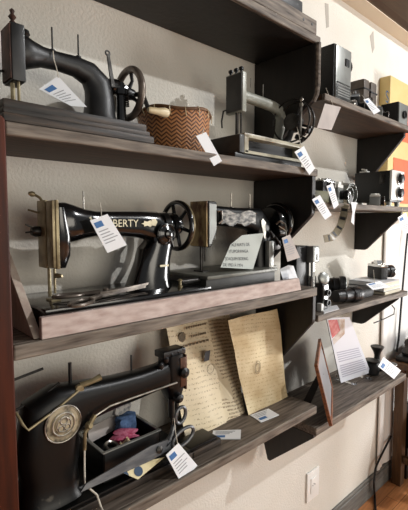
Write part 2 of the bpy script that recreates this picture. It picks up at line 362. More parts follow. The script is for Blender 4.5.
# ------------------------------------------------------------------ price tags
def planar(a, b, c, q):
    n = (b-a).cross(c-a); d = q-EYE
    return EYE+d*((a-EYE).dot(n)/d.dot(n))
def price_tag(quad, y, label, strpts=None, mt='tag', logo=True, flip=False, z=None, y2=None, group='paper inventory tags', th=.0008, hole=None):
    """quad: four corners clockwise from the logo corner (pixels of the photo carried to the plane y or the height z)"""
    if z is not None: P = [Z(u, v, z) for u, v in quad]
    else:
        ys = y if isinstance(y, (list, tuple)) else [y]*4
        P = [A(u, v, q) for (u, v), q in zip(quad, ys)]
    P[2] = planar(P[0], P[1], P[3], P[2])
    o = sum(P, Vector())/4
    r = thing('price_tag', o, label, 'tag', group)
    n = (P[1]-P[0]).cross(P[3]-P[0]).normalized()
    if n.dot(EYE-o) < 0: n = -n
    MB().prism(P, -n*th).build('card', mt, r, smooth=0)
    def q(a, b): return P[0]*(1-a)*(1-b)+P[1]*a*(1-b)+P[2]*a*b+P[3]*(1-a)*b+n*.0004
    if logo:
        lb = MB(); lb.prism([q(.10, .10), q(.52, .10), q(.52, .26), q(.10, .26)], n*.0003); lb.build('printed_logo', 'blue', r, smooth=0)
        tb = MB()
        for k in range(5):
            e = random.uniform(.6, .9)
            b0 = .36+k*.09; tb.prism([q(.12, b0), q(e, b0), q(e, b0+.025), q(.12, b0+.025)], n*.0003)
        tb.build('printed_text', 'print', r, smooth=0)
    if strpts:
        MB().tube([Vector(p) for p in strpts], .0011, 6).build('string', 'string', r)
    return r

# ------------------------------------------------------------------ machine with hand crank (top left)
def pins(r, pts, mt='dsteel', rad=.0018, base=True):
    for p, h in pts:
        m = MB().tube([p, Vector(p)+Vector((0, 0, h))], rad, 8)
        if base: m.lathe([(.006, 0), (.006, .003), (.003, .005)], p, (0, 0, 1), 12)
        m.build('spool_pin', mt, r)
yA = -.135
r = thing('sewing_machine', (.40, yA, ZA), 'dull black hand-crank sewing machine on a moulded wooden base, top left', 'sewing machine', 'old sewing machines')
b = MB(); b.box(.236, .548, -.247, -.03, ZA+.0005, ZA+.016, .004); b.box(.238, .540, -.242, -.034, ZA+.016, ZA+.026, .003); b.box(.240, .536, -.236, -.04, ZA+.026, ZA+.042, .004)
b.build('wooden_base', 'mbase', r)
zb = ZA+.042
MB().box(.26, .52, -.19, -.075, zb-.001, zb+.004, .002).build('bed_plate', 'iron', r)
MB().arm([(.302, .333, 0, .026, .036), (.315, .333, 0, .030, .032), (.330, .333, 0, .025, .026), (.35, .334, 0, .020, .020), (.38, .334, 0, .018, .0185), (.42, .333, 5, .02, .021), (.452, .325, 25, .023, .026), (.473, .305, 60, .026, .032), (.479, .275, 88, .028, .033), (.478, .24, 90, .031, .036), (.478, zb+.004, 90, .04, .043)], yA, 2.2).build('arm', 'iron', r)
hd = MB().box(.2815, .307, -.164, -.112, .268, .374, .003).build('head', 'iron', r)
MB().box(.2785, .2816, -.162, -.114, .271, .371, .001).build('face_plate', 'rust', hd)
t = MB(); t.lathe([(.004, 0), (.006, .006), (.003, .01), (.0075, .016), (.003, .022), (.005, .028), (.001, .032)], (.291, -.145, .374), (0, 0, 1), 12); t.build('pressure_screw', 'rust', hd)
t = MB(); t.tube([(.289, -.14, .269), (.289, -.14, zb+.012)], .0045); t.tube([(.295, -.155, .269), (.295, -.155, zb+.02)], .003); t.build('needle_bar', 'brass', hd)
t = MB(); t.tube([(.280, -.118, .295), (.270, -.125, .29), (.266, -.12, .26), (.269, -.12, .235)], .003); t.build('thread_lever', 'dsteel', hd)
MB().lathe([(.007, 0), (.009, .006), (.004, .012)], (.313, -.145, .362), (.3, -.3, 1), 14).build('tension_knob', 'iron', r)
pins(r, [((.371, yA-.003, .350), .048), ((.428, yA-.003, .352), .048)], 'blackp')
# crank mechanism
k = MB(); k.lathe([(.011, -.022), (.011, .045), (.017, .047), (.017, .06), (.008, .062), (.008, .075)], (.528, yA-.01, .245), (0, 0, 1), 18); k.lathe([(.02, 0), (.02, .006)], (.528, yA-.01, zb+.001), (0, 0, 1), 18)
k.box(.508, .548, -.150, -.128, .296, .318, .004); k.lathe([(.019, 0), (.019, .016)], (.506, yA, .31), (1, 0, 0), 18)
k.build('crank_bracket', 'black', r)
w = MB(); w.torus((.556, yA, .303), (1, 0, 0), .055, .0085, 40, 12); hw = w.build('hand_wheel', 'rimwood', r)
w = MB(); w.lathe([(.014, -.02), (.016, -.008), (.012, .012)], (.556, yA, .303), (1, 0, 0), 20)
for a in range(3):
    t = R(100+120*a); d = Vector((0, math.cos(t), math.sin(t))); w.tube([Vector((.554, yA, .303))+d*.01, Vector((.556, yA, .303))+d*.03+Vector((.006, 0, 0)), Vector((.556, yA, .303))+d*.052], [.006, .004, .005], 8)
w.build('spoke', 'iron', hw)
k = MB(); k.tube([(.566, yA, .303), (.574, yA-.03, .30), (.572, yA-.055, .262)], [.006, .006, .005], 8); k.build('crank_arm', 'iron', r)
MB().lathe([(.005, 0), (.0075, .006), (.0085, .03), (.0115, .048), (.010, .056), (.004, .059)], (.570, yA-.057, .258), (1, 0, .04), 18).build('crank_handle', 'bone', r)
k = MB(); k.prism([(.488, yA-.02, .372), (.494, yA-.02, .374), (.507, yA-.02, .305), (.498, yA-.02, .302)], (0, .004, 0)); k.torus((.4905, yA-.018, .374), (0, 1, 0), .005, .0022, 16, 6); k.build('winder_lever', 'dsteel', r)
k = MB().torus((.532, yA-.032, .292), (1, 0, 0), .003, .001, 12, 6)
for q in range(8): k.torus((.537, yA-.018, .268+q*.005), (0, 0, 1), .006, .0013, 14, 6)
k.build('spring', 'dsteel', r)
price_tag([(39, 89), (58, 76), (87, 107), (71, 106)], [-.160, -.166, -.175, -.169], 'folded white tag hung on the arm of the hand-crank machine, top left', [A(53, 51, -.158), A(54, 60, -.160), A(57, 70, -.164), A(58.5, 77.5, -.1665)])

# ------------------------------------------------------------------ basket
bk = Vector((.706, -.118, ZA)); r = thing('woven_basket', bk, 'round brown woven basket with laced rim between two upper machines', 'basket')
bm_ = MB(); segs = 64; prof = [(.083, .001), (.090, .02), (.093, .06), (.095, .108), (.091, .108), (.088, .06), (.085, .022), (.078, .006)]
uvl = bm_.bm.loops.layers.uv.new('uv'); rg = [[bm_.v(bk+Vector((q*math.cos(2*math.pi*i/segs), q*math.sin(2*math.pi*i/segs), h+.004*math.sin(i*.4)*(h/.1)))) for i in range(segs)] for q, h in prof]
for j in range(len(prof)-1):
    for i in range(segs):
        f = bm_.face([rg[j][i], rg[j][(i+1) % segs], rg[j+1][(i+1) % segs], rg[j+1][i]])
        for lp, (a, c) in zip(f.loops, [(i, j), (i+1, j), (i+1, j+1), (i, j+1)]): lp[uvl].uv = (a/segs, prof[c][1]/.108)
bm_.face(rg[0][::-1]); bm_.face(rg[-1])
bm_.build('basket_body', 'wicker', r, smooth=60)
t = MB(); rpts = [bk+Vector((.095*math.cos(2*math.pi*i/64), .095*math.sin(2*math.pi*i/64), .110+.004*math.sin(i*.4))) for i in range(65)]
t.tube(rpts, .0042, 8, False); rimo = t.build('rim', 'rim', r)
for i in range(0, 64, 4):
    a = 2*math.pi*i/64; d = Vector((math.cos(a), math.sin(a), 0)); z = .110+.004*math.sin(i*.4); t = MB()
    t.tube([bk+d*.091+Vector((0, 0, z+.002)), bk+d*.0955+Vector((0, 0, z+.005)), bk+d*.1005+Vector((0, 0, z-.002)), bk+d*.0965+Vector((.004, 0, z-.018))], .0011, 5)
    t.build('lacing_stitch', 'bone', rimo)
price_tag([(196, 136), (206, 132), (222, 161), (214, 166)], [-.240, -.240, -.2535, -.2535], 'white tag leaning on the front of the woven basket', [A(204, 128, -.236), A(202, 134.5, -.240)], logo=False)

# ------------------------------------------------------------------ grey-green machine (top right of left section)
yB = -.133; r = thing('sewing_machine', (1.0, yB, ZA), 'small grey-green sewing machine with a slim bent arm on a hollow cast base', 'sewing machine', 'old sewing machines')
b = MB()
x0, x1, y0, y1, z0, z1 = .878, 1.165, -.215, -.06, ZA+.022, ZA+.078
b.box(x0, x1, y0, y1, z1-.012, z1, .003)
for (a, c) in ((x0, x0+.018), (x1-.018, x1)): b.box(a, c, y0, y1, z0, z1-.010, .003)
b.box(x0, x1, y0, y0+.006, z0, z0+.008); b.box(x0+.01, x1-.01, y1-.006, y1, z0, z1-.01)
b.build('base', 'cream', r)
MB().box(.845, 1.162, -.21, -.05, ZA+.0005, ZA+.022, .004).build('base_tray', 'blackp', r)
MB().box(x0+.02, x1-.02, y0+.03, y1-.01, z0, z1-.012).build('mechanism', 'blackp', r)
b = MB(); b.box(.858, .878, y0, y1, z0, z1-.006, .003); b.build('side_panel', 'greydk', r)
b = MB(); b.box(.9205, .938, -.168, -.100, .322, .436, .003); hd = b.build('head', 'grey', r)
MB().box(.918, .9205, -.165, -.103, .326, .432, .001).build('face_plate', 'greydk', hd)
for dy in (-.155, -.135, -.113): MB().lathe([(.004, 0), (.004, .006), (.007, .008), (.007, .014), (.002, .017)], (.928, dy, .436), (0, 0, 1), 12).build('knob', 'blackp', hd)
t = MB(); t.tube([(.927, -.14, .324), (.927, -.14, z1)], .005); t.tube([(.932, -.152, .324), (.932, -.152, z1+.012)], .003); t.build('needle_bar', 'dsteel', hd)
t = MB(); t.tube([(.917, -.103, .335), (.905, -.105, .33), (.898, -.105, .30), (.90, -.105, .28)], .0025); t.build('thread_guide', 'dsteel', hd)
MB().arm([(.935, .378, 0, .014, .018), (.97, .380, 0, .015, .016), (1.04, .378, 0, .015, .016), (1.105, .375, 6, .015, .0165), (1.137, .366, 30, .016, .019), (1.150, .345, 70, .016, .017), (1.146, .31, 95, .016, .013), (1.136, .28, 98, .016, .010), (1.130, z1, 96, .018, .010)], yB, 2.4).build('arm', 'grey', r)
pins(r, [((1.00, yB+.004, .392), .05), ((1.06, yB+.004, .386), .05)], 'steel', .0014, False)
w = MB(); wc = Vector((1.148, -.192, .318)); w.torus(wc, (1, .1, 0), .066, .0035, 44, 8); w.torus(wc-Vector((.024, 0, -.004)), (1, .1, 0), .066, .003, 44, 8)
w.lathe([(.026, -.03), (.03, 0), (.016, .01)], wc, (1, .1, 0), 20)
for a in range(4):
    t = R(20+90*a); d = Vector((0, math.cos(t), math.sin(t))); w.tube([wc+d*.02, wc+d*.066], .004, 6)
w.build('hand_wheel', 'dsteel', r)
t = MB(); t.tube([(1.128, -.226, .262), (1.128, -.228, .375)], .0032); t.lathe([(.006, 0), (.007, .008), (.003, .012), (.006, .02), (.002, .028)], (1.128, -.228, .362), (0, 0, 1), 12); t.build('winder_post', 'steel', r)
t = MB(); t.tube([(1.15, -.20, .30), (1.158, -.225, .29), (1.160, -.240, .288)], [.008, .007, .010], 12); t.tube([(1.14, -.20, .275), (1.15, -.225, .262)], .008, 10); t.lathe([(.012, 0), (.012, .012)], (1.148, -.218, .287), (1, 0, 0), 14); t.build('crank_knob', 'blackp', r)
t = MB(); t.tube([(1.10, -.185, ZA+.079), (1.118, -.19, .27), (1.14, -.192, .315)], [.012, .010, .010], 12); t.build('wheel_bracket', 'iron', r)
price_tag([(294.5, 152), (304, 146), (315, 168.5), (309.5, 175)], -.262, 'white tag hanging from the wheel of the grey-green machine', [A(297, 127, -.215), A(299.5, 138, -.24), A(301, 149, -.2618)])

# ------------------------------------------------------------------ LIBERTY machine
yC = -.13; r = thing('sewing_machine', (.52, yC, ZB), 'glossy black sewing machine with LIBERTY lettering in gold on its arm', 'sewing machine', 'old sewing machines')
zt = -.166
MB().box(.306, .735, -.228, -.02, ZB+.0005, zt-.008, .003).build('wooden_base', 'mbase', r)
MB().box(.304, .737, -.230, -.018, zt-.010, zt, .003).build('bed_plate', 'black', r)
MB().arm([(.368, .000, 0, .036, .042), (.385, -.002, 0, .040, .045), (.405, -.003, 0, .039, .041), (.43, -.004, 0, .033, .034), (.46, -.004, 0, .028, .029), (.52, -.004, 0, .028, .030), (.575, -.006, 3, .029, .033), (.620, -.010, 15, .031, .038), (.640, -.030, 55, .033, .043), (.632, -.062, 85, .033, .048), (.622, -.10, 90, .034, .047), (.612, -.14, 90, .038, .055), (.610, zt, 90, .044, .062)], yC, 2.7, 28).build('arm', 'black', r)
b = MB(); b.arm([(.366, .030, 90, .042, .012), (.372, -.03, 90, .042, .020), (.374, -.07, 90, .034, .019), (.374, -.098, 90, .02, .012)], yC, 3.5); hd = b.build('head', 'black', r)
fp = MB(); fp.box(.346, .355, -.135, -.092, -.098, .046, .003); fp.box(.346, .354, -.172, -.141, -.095, .044, .003); fp.box(.353, .360, -.174, -.09, -.097, .045, .002); fp.build('face_plate', 'brass', hd)
t = MB(); t.tube([(.352, -.135, -.098), (.352, -.135, -.158)], .004); t.tube([(.357, -.15, -.098), (.357, -.15, -.15)], .0028); t.lathe([(.005, 0), (.005, .012), (.003, .02)], (.357, -.152, -.112), (.4, -1, 0), 12); t.box(.345, .365, -.16, -.13, zt+.0005, zt+.004); t.build('needle_bar', 'brass', hd)
t = MB(); t.lathe([(.011, 0), (.012, .010), (.008, .018)], (.346, -.105, -.02), (-1, 0, 0), 16); t.tube([(.335, -.105, -.02), (.315, -.11, -.022)], .0018, 6); t.tube([(.338, -.10, -.014), (.318, -.10, -.005)], .0015, 6); t.build('tension_dial', 'dsteel', hd)
t = MB(); t.tube([(.35, -.12, .040), (.346, -.11, .052), (.337, -.105, .058)], [.003, .003, .003], 8); t.lathe([(.005, 0), (.006, .006), (.003, .012)], (.337, -.105, .058), (-1, 0, .2), 12); t.tube([(.346, -.10, .02), (.328, -.09, .026)], .0022, 6); t.build('take_up_lever', 'brass', hd)
pins(r, [((.436, yC, .024), .045)], 'steel', .0018)
w = MB(); w.torus((0.703, yC, -.010), (1, 0, 0), .062, .0065, 48, 12); hw = w.build('hand_wheel', 'black', r)
MB().torus((.7095, yC, -.010), (1, 0, 0), .0645, .0032, 48, 8).build('wheel_ring', 'brass', hw)
w = MB(); w.lathe([(.034, -.058), (.036, -.042), (.028, -.04), (.028, -.03), (.034, -.028), (.034, -.012), (.02, -.008), (.022, .006), (.012, .012)], (0.703, yC, -.010), (1, 0, 0), 28); w.build('hub', 'black', hw)
for a in range(6):
    t = R(15+60*a); d = Vector((0, math.cos(t), math.sin(t))); MB().tube([Vector((0.701, yC, -.010))+d*.016, Vector((0.703, yC, -.010))+d*.06], [.006, .0045], 8).build('spoke', 'black', hw)
t = MB(); t.lathe([(.026, 0), (.027, .006), (.02, .009), (.012, .012), (.010, .018), (.004, .02)], (.637, yC-.036, -.030), (0, -1, 0), 28); t.torus((.637, yC-.044, -.030), (0, 1, 0), .024, .0025, 28, 8); t.tube([(.64, yC-.05, -.03), (.65, yC-.054, -.062)], .003, 8); t.build('stitch_regulator', 'black', r)
text_bm(MB(), 'LIBERTY', (.472, yC-.0305, -.011), (1, 0, 0), (0, 0, 1), .0245, .0012).build('lettering', 'gold', r, smooth=0)
o_ = MB(); o_.prism([(.590+.022*math.cos(2*math.pi*k/14)*(1 if k % 2 else .72), yC-.0325, -.004+.0085*math.sin(2*math.pi*k/14)*(1 if k % 2 else .6)) for k in range(14)], (0, .001, 0)); o_.prism([(.598, yC-.0330, .006), (.610, yC-.0330, .008), (.616, yC-.0330, 0), (.610, yC-.0330, -.010), (.598, yC-.0330, -.008)], (0, .001, 0)); o_.prism([(.425, yC-.0315, .004), (.437, yC-.0315, .012), (.444, yC-.0315, -.001), (.434, yC-.0315, -.010), (.425, yC-.0315, -.006)], (0, .001, 0)); o_.build('ornament', 'gold', r, smooth=0)
MB().prism([(.618, yC-.0395, -.112), (.645, yC-.0395, -.112), (.645, yC-.0395, -.107), (.618, yC-.0395, -.107)], (0, .0015, 0)).build('maker_plate', 'gold', r, smooth=0)
MB().tube([(.68, -.175, zt+.011), (.74, -.178, zt+.011)], .008, 12).build('bobbin_rod', 'dsteel', r)
t = MB(); t.lathe([(.006, 0), (.006, .004), (.004, .006), (.004, .016), (.008, .018), (.002, .022)], (.665, -.19, zt), (0, 0, 1), 14); t.build('clamp_screw', 'brass', r)
price_tag([(90, 220.5), (107.5, 214), (127, 245), (107.5, 253)], -.185, 'large white tag covering the first letters of the LIBERTY machine', [A(100, 203, -.158), A(101, 210, -.168), A(101.5, 217.5, -.1848)])
# iron scissors on the bed
def shears(root, mt, piv, dirv, nrm, L, loops, wid, thick):
    dirv = Vector(dirv).normalized(); nrm = Vector(nrm).normalized(); sd = nrm.cross(dirv)
    for q, (sgn, lc, lr, lt) in enumerate(loops):
        b = MB(); o = Vector(piv)+nrm*(thick*q)
        b.prism([o+dirv*L, o+dirv*L*.3+sd*wid*.8*sgn, o+sd*wid*sgn*.9, o-dirv*.02+sd*wid*.5*sgn, o-dirv*.02-sd*wid*.5*sgn, o-sd*wid*.4*sgn], nrm*thick)
        c = o+dirv*lc[0]+sd*lc[1]+nrm*(thick*.5)
        st = o-dirv*.015+nrm*thick*.5
        d2 = (c-st).normalized(); b.tube([st, c-d2*lr*.95], [wid*.55, wid*.38], 8)
        rs = [c+d2*lr*math.cos(2*math.pi*k/24)+(nrm.cross(d2))*lr*lt*math.sin(2*math.pi*k/24) for k in range(25)]
        b.tube(rs, wid*.3, 8, False)
        b.build('scissor_half', mt, root)
    MB().lathe([(wid*.45, 0), (wid*.5, thick*.6), (wid*.2, thick)], Vector(piv)+nrm*thick*2, nrm, 16).build('pivot_screw', mt, root)
zs = zt+.004
r = thing('scissors', (.45, -.19, zt), 'rusty old iron scissors lying on the bed of the LIBERTY machine', 'scissors')
shears(r, 'rimwood', (.455, -.188, zs), (1, .18, .02), (0, 0, 1), .16, [(1, (-.085, -.028), .033, .55), (-1, (-.075, .030), .030, .5)], .013, .006)

# ------------------------------------------------------------------ worn silvery machine
yD = -.125; r = thing('sewing_machine', (.95, yD, ZB), 'worn black sewing machine with chipped silvery arm and rust spotted face plate', 'sewing machine', 'old sewing machines')
zd = -.1425
MB().box(.742, 1.035, -.205, -.03, ZB+.0005, zd-.010, .003).build('base', 'greydk', r)
b = MB(); b.box(.740, 1.04, -.212, -.025, zd-.010, zd, .003); b.box(1.03, 1.10, -.165, -.025, zd-.010, zd, .003); b.build('bed_plate', 'bedgrey', r)
b = MB(); b.prism([(.803, -.148, .060), (.838, -.148, .058), (.838, -.148, -.03), (.815, -.148, -.072), (.803, -.148, -.072)], (0, .075, 0)); hd = b.build('head', 'greydk', r, bevel=.004)
b = MB(); b.box(.7975, .803, -.146, -.076, -.070, .059, .002); b.build('face_plate', 'brownplate', hd)
b = MB(); b.prism([(.806, -.1495, .052), (.834, -.1495, .050), (.834, -.1495, -.02), (.814, -.1495, -.062), (.806, -.1495, -.062)], (0, .0016, 0)); b.build('front_plate', 'alu', hd, smooth=0)
t = MB(); t.tube([(.803, -.118, -.071), (.803, -.118, zd+.004)], .0045); t.tube([(.806, -.13, -.071), (.806, -.13, zd+.03)], .003); t.box(.79, .815, -.14, -.10, zd, zd+.004); t.build('needle_bar', 'dsteel', hd)
t = MB(); t.tube([(.838, -.15, .03), (.848, -.156, .032), (.85, -.156, .005), (.842, -.15, -.004)], .003, 8); t.build('thread_loop', 'steel', hd)
MB().arm([(.836, .018, 0, .026, .030), (.86, .018, 0, .026, .029), (.93, .014, 0, .027, .030), (.99, .010, 2, .028, .034), (1.03, .004, 15, .030, .042), (1.05, -.025, 60, .031, .045), (1.05, -.06, 88, .031, .042), (1.052, -.11, 90, .032, .042), (1.052, zd, 90, .036, .048)], yD, 2.8, 24).build('arm', 'wornblack', r)
o_ = MB(); o_.prism([(.845+.0001*k+(.155*k/9), yD-.0285-.0008*(k > 5), .030+.006*math.sin(k*1.1)) for k in range(10)]+[(1.0-(.15*k/9), yD-.0285-.0008*(k < 4), -.008+.006*math.sin(k*1.7)) for k in range(10)], (0, .0015, 0)); o_.build('worn_decal', 'chipped', r, smooth=0)
pins(r, [((.925, yD+.004, .042), .045), ((1.01, yD+.004, .042), .045)], 'steel', .0018)
w = MB(); w.torus((1.14, yD, -.002), (1, 0, 0), .060, .008, 44, 12); w.lathe([(.05, -.04), (.055, -.03), (.055, -.016), (.03, -.012), (.03, .004), (.015, .01)], (1.14, yD, -.002), (1, 0, 0), 28); hw = w.build('hand_wheel', 'black', r)
MB().torus((1.148, yD, -.002), (1, 0, 0), .0615, .0035, 44, 8).build('wheel_ring', 'steel', hw)
t = MB(); t.prism([(1.022, yD-.033, .005), (1.034, yD-.033, .012), (1.046, yD-.033, .0), (1.048, yD-.033, -.055), (1.036, yD-.033, -.05)], (0, .006, 0)); t.build('stitch_lever', 'steel', r, bevel=.0015)
t = MB(); t.lathe([(.012, 0), (.012, .02), (.008, .026)], (1.10, -.165, -.035), (1, -.2, 0), 16); t.tube([(1.065, -.16, -.03), (1.085, -.172, -.055), (1.10, -.176, -.075)], .004, 8); t.box(1.075, 1.11, -.17, -.14, -.09, -.06, .004); t.lathe([(.006, 0), (.008, .01), (.003, .013)], (1.072, -.158, -.045), (.3, -1, 0), 12); t.build('winder', 'dsteel', r)
t = MB(); t.box(1.04, 1.065, -.178, -.160, -.145, -.06, .003); t.build('side_cover', 'alu', r)
t = MB().tube([A(276, 224, -.17), A(280, 221, -.18), A(285, 224, -.19), A(286.5, 231, -.20)], .0032, 8); t.build('wire_handle', 'steel', r)
price_tag([(282, 238), (290, 234.5), (300, 257.5), (287.5, 261.7)], -.215, 'printed grey-white tag hanging from the wheel of the worn silvery machine', [A(279, 226, -.19), A(286, 231, -.205), A(286.5, 238, -.2148)], mt='tagshade')
# sign on paper
y_b, y_t = -.205, -.168
P = [A(220.5, 267.4, -.180), A(253, 269.3, -.192), A(264, 233, -.168), None]
P[3] = planar(P[0], P[1], P[2], EYE+ray(234.5, 235.8))
r = thing('paper_sign', (P[0]+P[1])/2, 'pale grey paper sign with four printed lines leaning on the worn machine', 'sign')
n = (P[1]-P[0]).cross(P[3]-P[0]).normalized(); n = n if n.dot(EYE-P[0]) > 0 else -n
k1 = planar(P[0], P[1], P[2], EYE+ray(230.4, 244.7)); k2 = planar(P[0], P[1], P[2], EYE+ray(242, 235.2))
MB().prism([P[0], P[1], P[2], k2, k1], -n*.001).build('sheet', 'sign', r, smooth=0)
t = MB()
for body, wd, (u0, v0), (u1, v1) in (('ALFAIATE DE', 7.4, (231.5, 246.6), (254.5, 245.6)), ('ITUPORANGA', 6.9, (229, 253), (250, 252.6)), ('JOAQUIM BOEING', 9.7, (225.5, 260.3), (252.2, 260.2)), ('DE 1953 À 1974', 8.4, (223, 266.3), (247.5, 267.2))):
    a = planar(P[0], P[1], P[2], EYE+ray(u0, v0)); c = planar(P[0], P[1], P[2], EYE+ray(u1, v1)); d = c-a
    text_bm(t, body, a+n*.0006, d/(wd*.0135), n.cross(d).normalized(), .0135, 0)
t.build('printed_text', 'ink', r, smooth=0)
t = MB(); e0 = A(279, 284, -.20); e0.z = ZB+.0005
t.prism([(1.118, -.185, ZB+.0005), (1.195, -.19, ZB+.0005), (1.19, -.165, -.150), (1.16, -.165, -.146), (1.12, -.16, -.157)], (0, .0012, 0)); t.prism([(1.115, -.205, ZB+.0005), (1.165, -.21, ZB+.0005), (1.155, -.19, -.172), (1.125, -.19, -.170)], (0, .0012, 0))
tag(t.build('folded_paper', 'tag', smooth=0), 'blank white folded paper at the right end of the pinkish board', 'paper')

# ------------------------------------------------------------------ black machine on the low shelf (turned round)
yE = -.135; r = thing('sewing_machine', (.5, yE, ZC3), 'large worn black sewing machine on the lowest shelf with round medallion', 'sewing machine', 'old sewing machines')
ze = -.600
b = MB(); b.box(.245, .700, -.205, -.03, ZC3+.0005, ze-.008, .003); b.box(.690, .800, -.205, -.137, ZC3+.0005, ze-.008, .003); b.build('wooden_base', 'mbase', r)
b = MB(); b.box(.250, .695, -.200, -.035, ze-.008, ze, .003); b.box(.685, .790, -.200, -.138, ze-.008, ze, .003); b.build('bed_plate', 'wornblack', r)
MB().arm([(.712, -.400, 0, .012, .030), (.70, -.400, 0, .024, .042), (.67, -.402, 0, .028, .038), (.63, -.405, 0, .027, .033), (.57, -.408, 0, .029, .035), (.50, -.408, 0, .031, .038), (.45, -.408, 0, .033, .043), (.41, -.409, -6, .036, .050), (.374, -.412, -22, .039, .064), (.347, -.435, -45, .041, .083), (.336, -.490, -85, .041, .068), (.338, -.54, -90, .041, .060), (.338, ze+.012, -90, .043, .064), (.338, ze, -90, .05, .072)], yE, 3., 28).build('arm', 'wornblack', r)
HX = -.024
b = MB(); b.arm([(0.676, -.352, 90, .030, .026), (0.678, -.40, 90, .032, .030), (0.678, -.44, 90, .031, .028), (0.680, -.47, 90, .024, .020), (0.682, -.485, 90, .018, .014)], yE, 4); hd = b.build('head', 'wornblack', r)
MB().box(0.708, 0.713, -.160, -.112, -.455, -.358, .002).build('face_plate', 'copper', hd)
MB().box(0.684, 0.706, -.1675, -.165, -.44, -.36, .001).build('side_plate', 'copper', hd)
t = MB()
for (x, z, rr) in ((0.631, -.365, .010), (0.648, -.352, .010), (0.666, -.345, .009), (0.688, -.342, .008), (0.704, -.340, .007)): t.lathe([(rr, 0), (rr, .012), (rr*.5, .016)], (x, -.15, z-.012), (-.3, -.2, 1), 12)
t.box(0.636, 0.711, -.158, -.115, -.356, -.338, .004); t.lathe([(.012, 0), (.014, .012), (.006, .018)], (0.692, -.166, -.40), (0, -1, 0), 16); 
t.build('take_up_mechanism', 'blackp', hd)
t = MB(); t.tube([(.666, -.15, -.47), (.666, -.15, -.52), (.667, -.149, -.525), (.668, -.148, ze+.003)], [.009, .009, .003, .003], 10); t.build('needle_bar', 'blackp', hd)
MB().tube([(.691, -.14, -.47), (.691, -.14, -.53)], .006, 10).build('presser_bar', 'blackp', hd)
MB().lathe([(.013, 0), (.013, .014), (.006, .02)], (.676, -.160, -.465), (0, -1, -.2), 14).build('tension_dial', 'blackp', hd)
t = MB(); t.lathe([(.038, 0), (.038, .003), (.036, .004), (.036, .0025), (.028, .003), (.026, .005), (.02, .005), (.018, .007), (.01, .008)], (.354, yE-.041, -.424), (0, -1, 0), 36); md = t.build('medallion', 'medal', r)
t = MB(); t.torus((.354, yE-.046, -.424), (0, 1, 0), .024, .0018, 32, 8); t.torus((.354, yE-.048, -.424), (0, 1, 0), .015, .0016, 28, 8); t.torus((.354, yE-.049, -.415), (0, 1, 0), .008, .0015, 20, 8); t.torus((.348, yE-.049, -.431), (0, 1, 0), .006, .0014, 20, 8); t.torus((.361, yE-.049, -.431), (0, 1, 0), .006, .0014, 20, 8); t.torus((.354, yE-.0445, -.424), (0, 1, 0), .039, .0016, 36, 8); t.build('relief', 'steel', md)
pins(r, [((.558, yE+.01, -.380), .046)], 'blackp', .0025)
t = MB(); t.lathe([(.012, 0), (.012, .006), (.004, .010), (.004, .06)], (.392, yE, -.372), (0, 0, 1), 12); t.build('spool_pin', 'blackp', r)
t = MB(); t.box(.365, .425, yE-.012, yE+.012, -.374, -.362, .003); t.tube([(.405, yE-.02, -.362), (.43, yE-.025, -.358), (.452, yE-.028, -.352)], [.007, .006, .008], 10); t.lathe([(.010, 0), (.010, .01)], (.40, yE-.02, -.368), (0, -1, 0), 14); t.build('winder', 'brass', r)
t = MB(); t.tube([(.26, yE+.02, -.33), (.34, yE+.02, -.318)], .003, 8); t.build('rod', 'dsteel', r)
t = MB(); t.tube([(.27, yE, -.385), (.33, yE-.01, -.365), (.361, yE-.015, -.345)], .0032, 8); t.build('rod', 'dsteel', r)
t = MB(); t.tube([(.268, yE-.02, -.38), (.274, yE-.04, -.40), (.282, yE-.045, -.412), (.335, yE-.042, -.392), (.395, yE-.032, -.368)], .0028, 8); t.build('wire_arm', 'brass', r)
t = MB(); t.tube([A(95, 416, -.178), A(110, 406, -.176), A(135, 397, -.176), A(177, 382.5, -.178)], .0028, 8); t.build('thread_rod', 'steel', r)
t = MB(); t.lathe([(.008, 0), (.010, .006), (.005, .014)], A(88, 425, -.17), (0, -1, .2), 14); t.tube([A(95, 415, -.176), A(92, 420, -.178), A(88, 428, -.176), A(85, 432, -.176)], .0055, 8); t.tube([A(85, 432, -.178), A(84.5, 450, -.178)], .004, 8); t.build('tension_lever', 'brass', r)
t = MB(); t.tube([A(84.5, 446, -.179), A(84.5, 470, -.182), A(85, 486, -.195), A(90, 489, -.212), A(97, 495, -.222), A(101, 507, -.235), A(104, 514, -.252)], .0022, 8); tag(t.build('cotton_string', 'string'), 'white cotton string dangling from the lever of the lowest black machine', 'string')

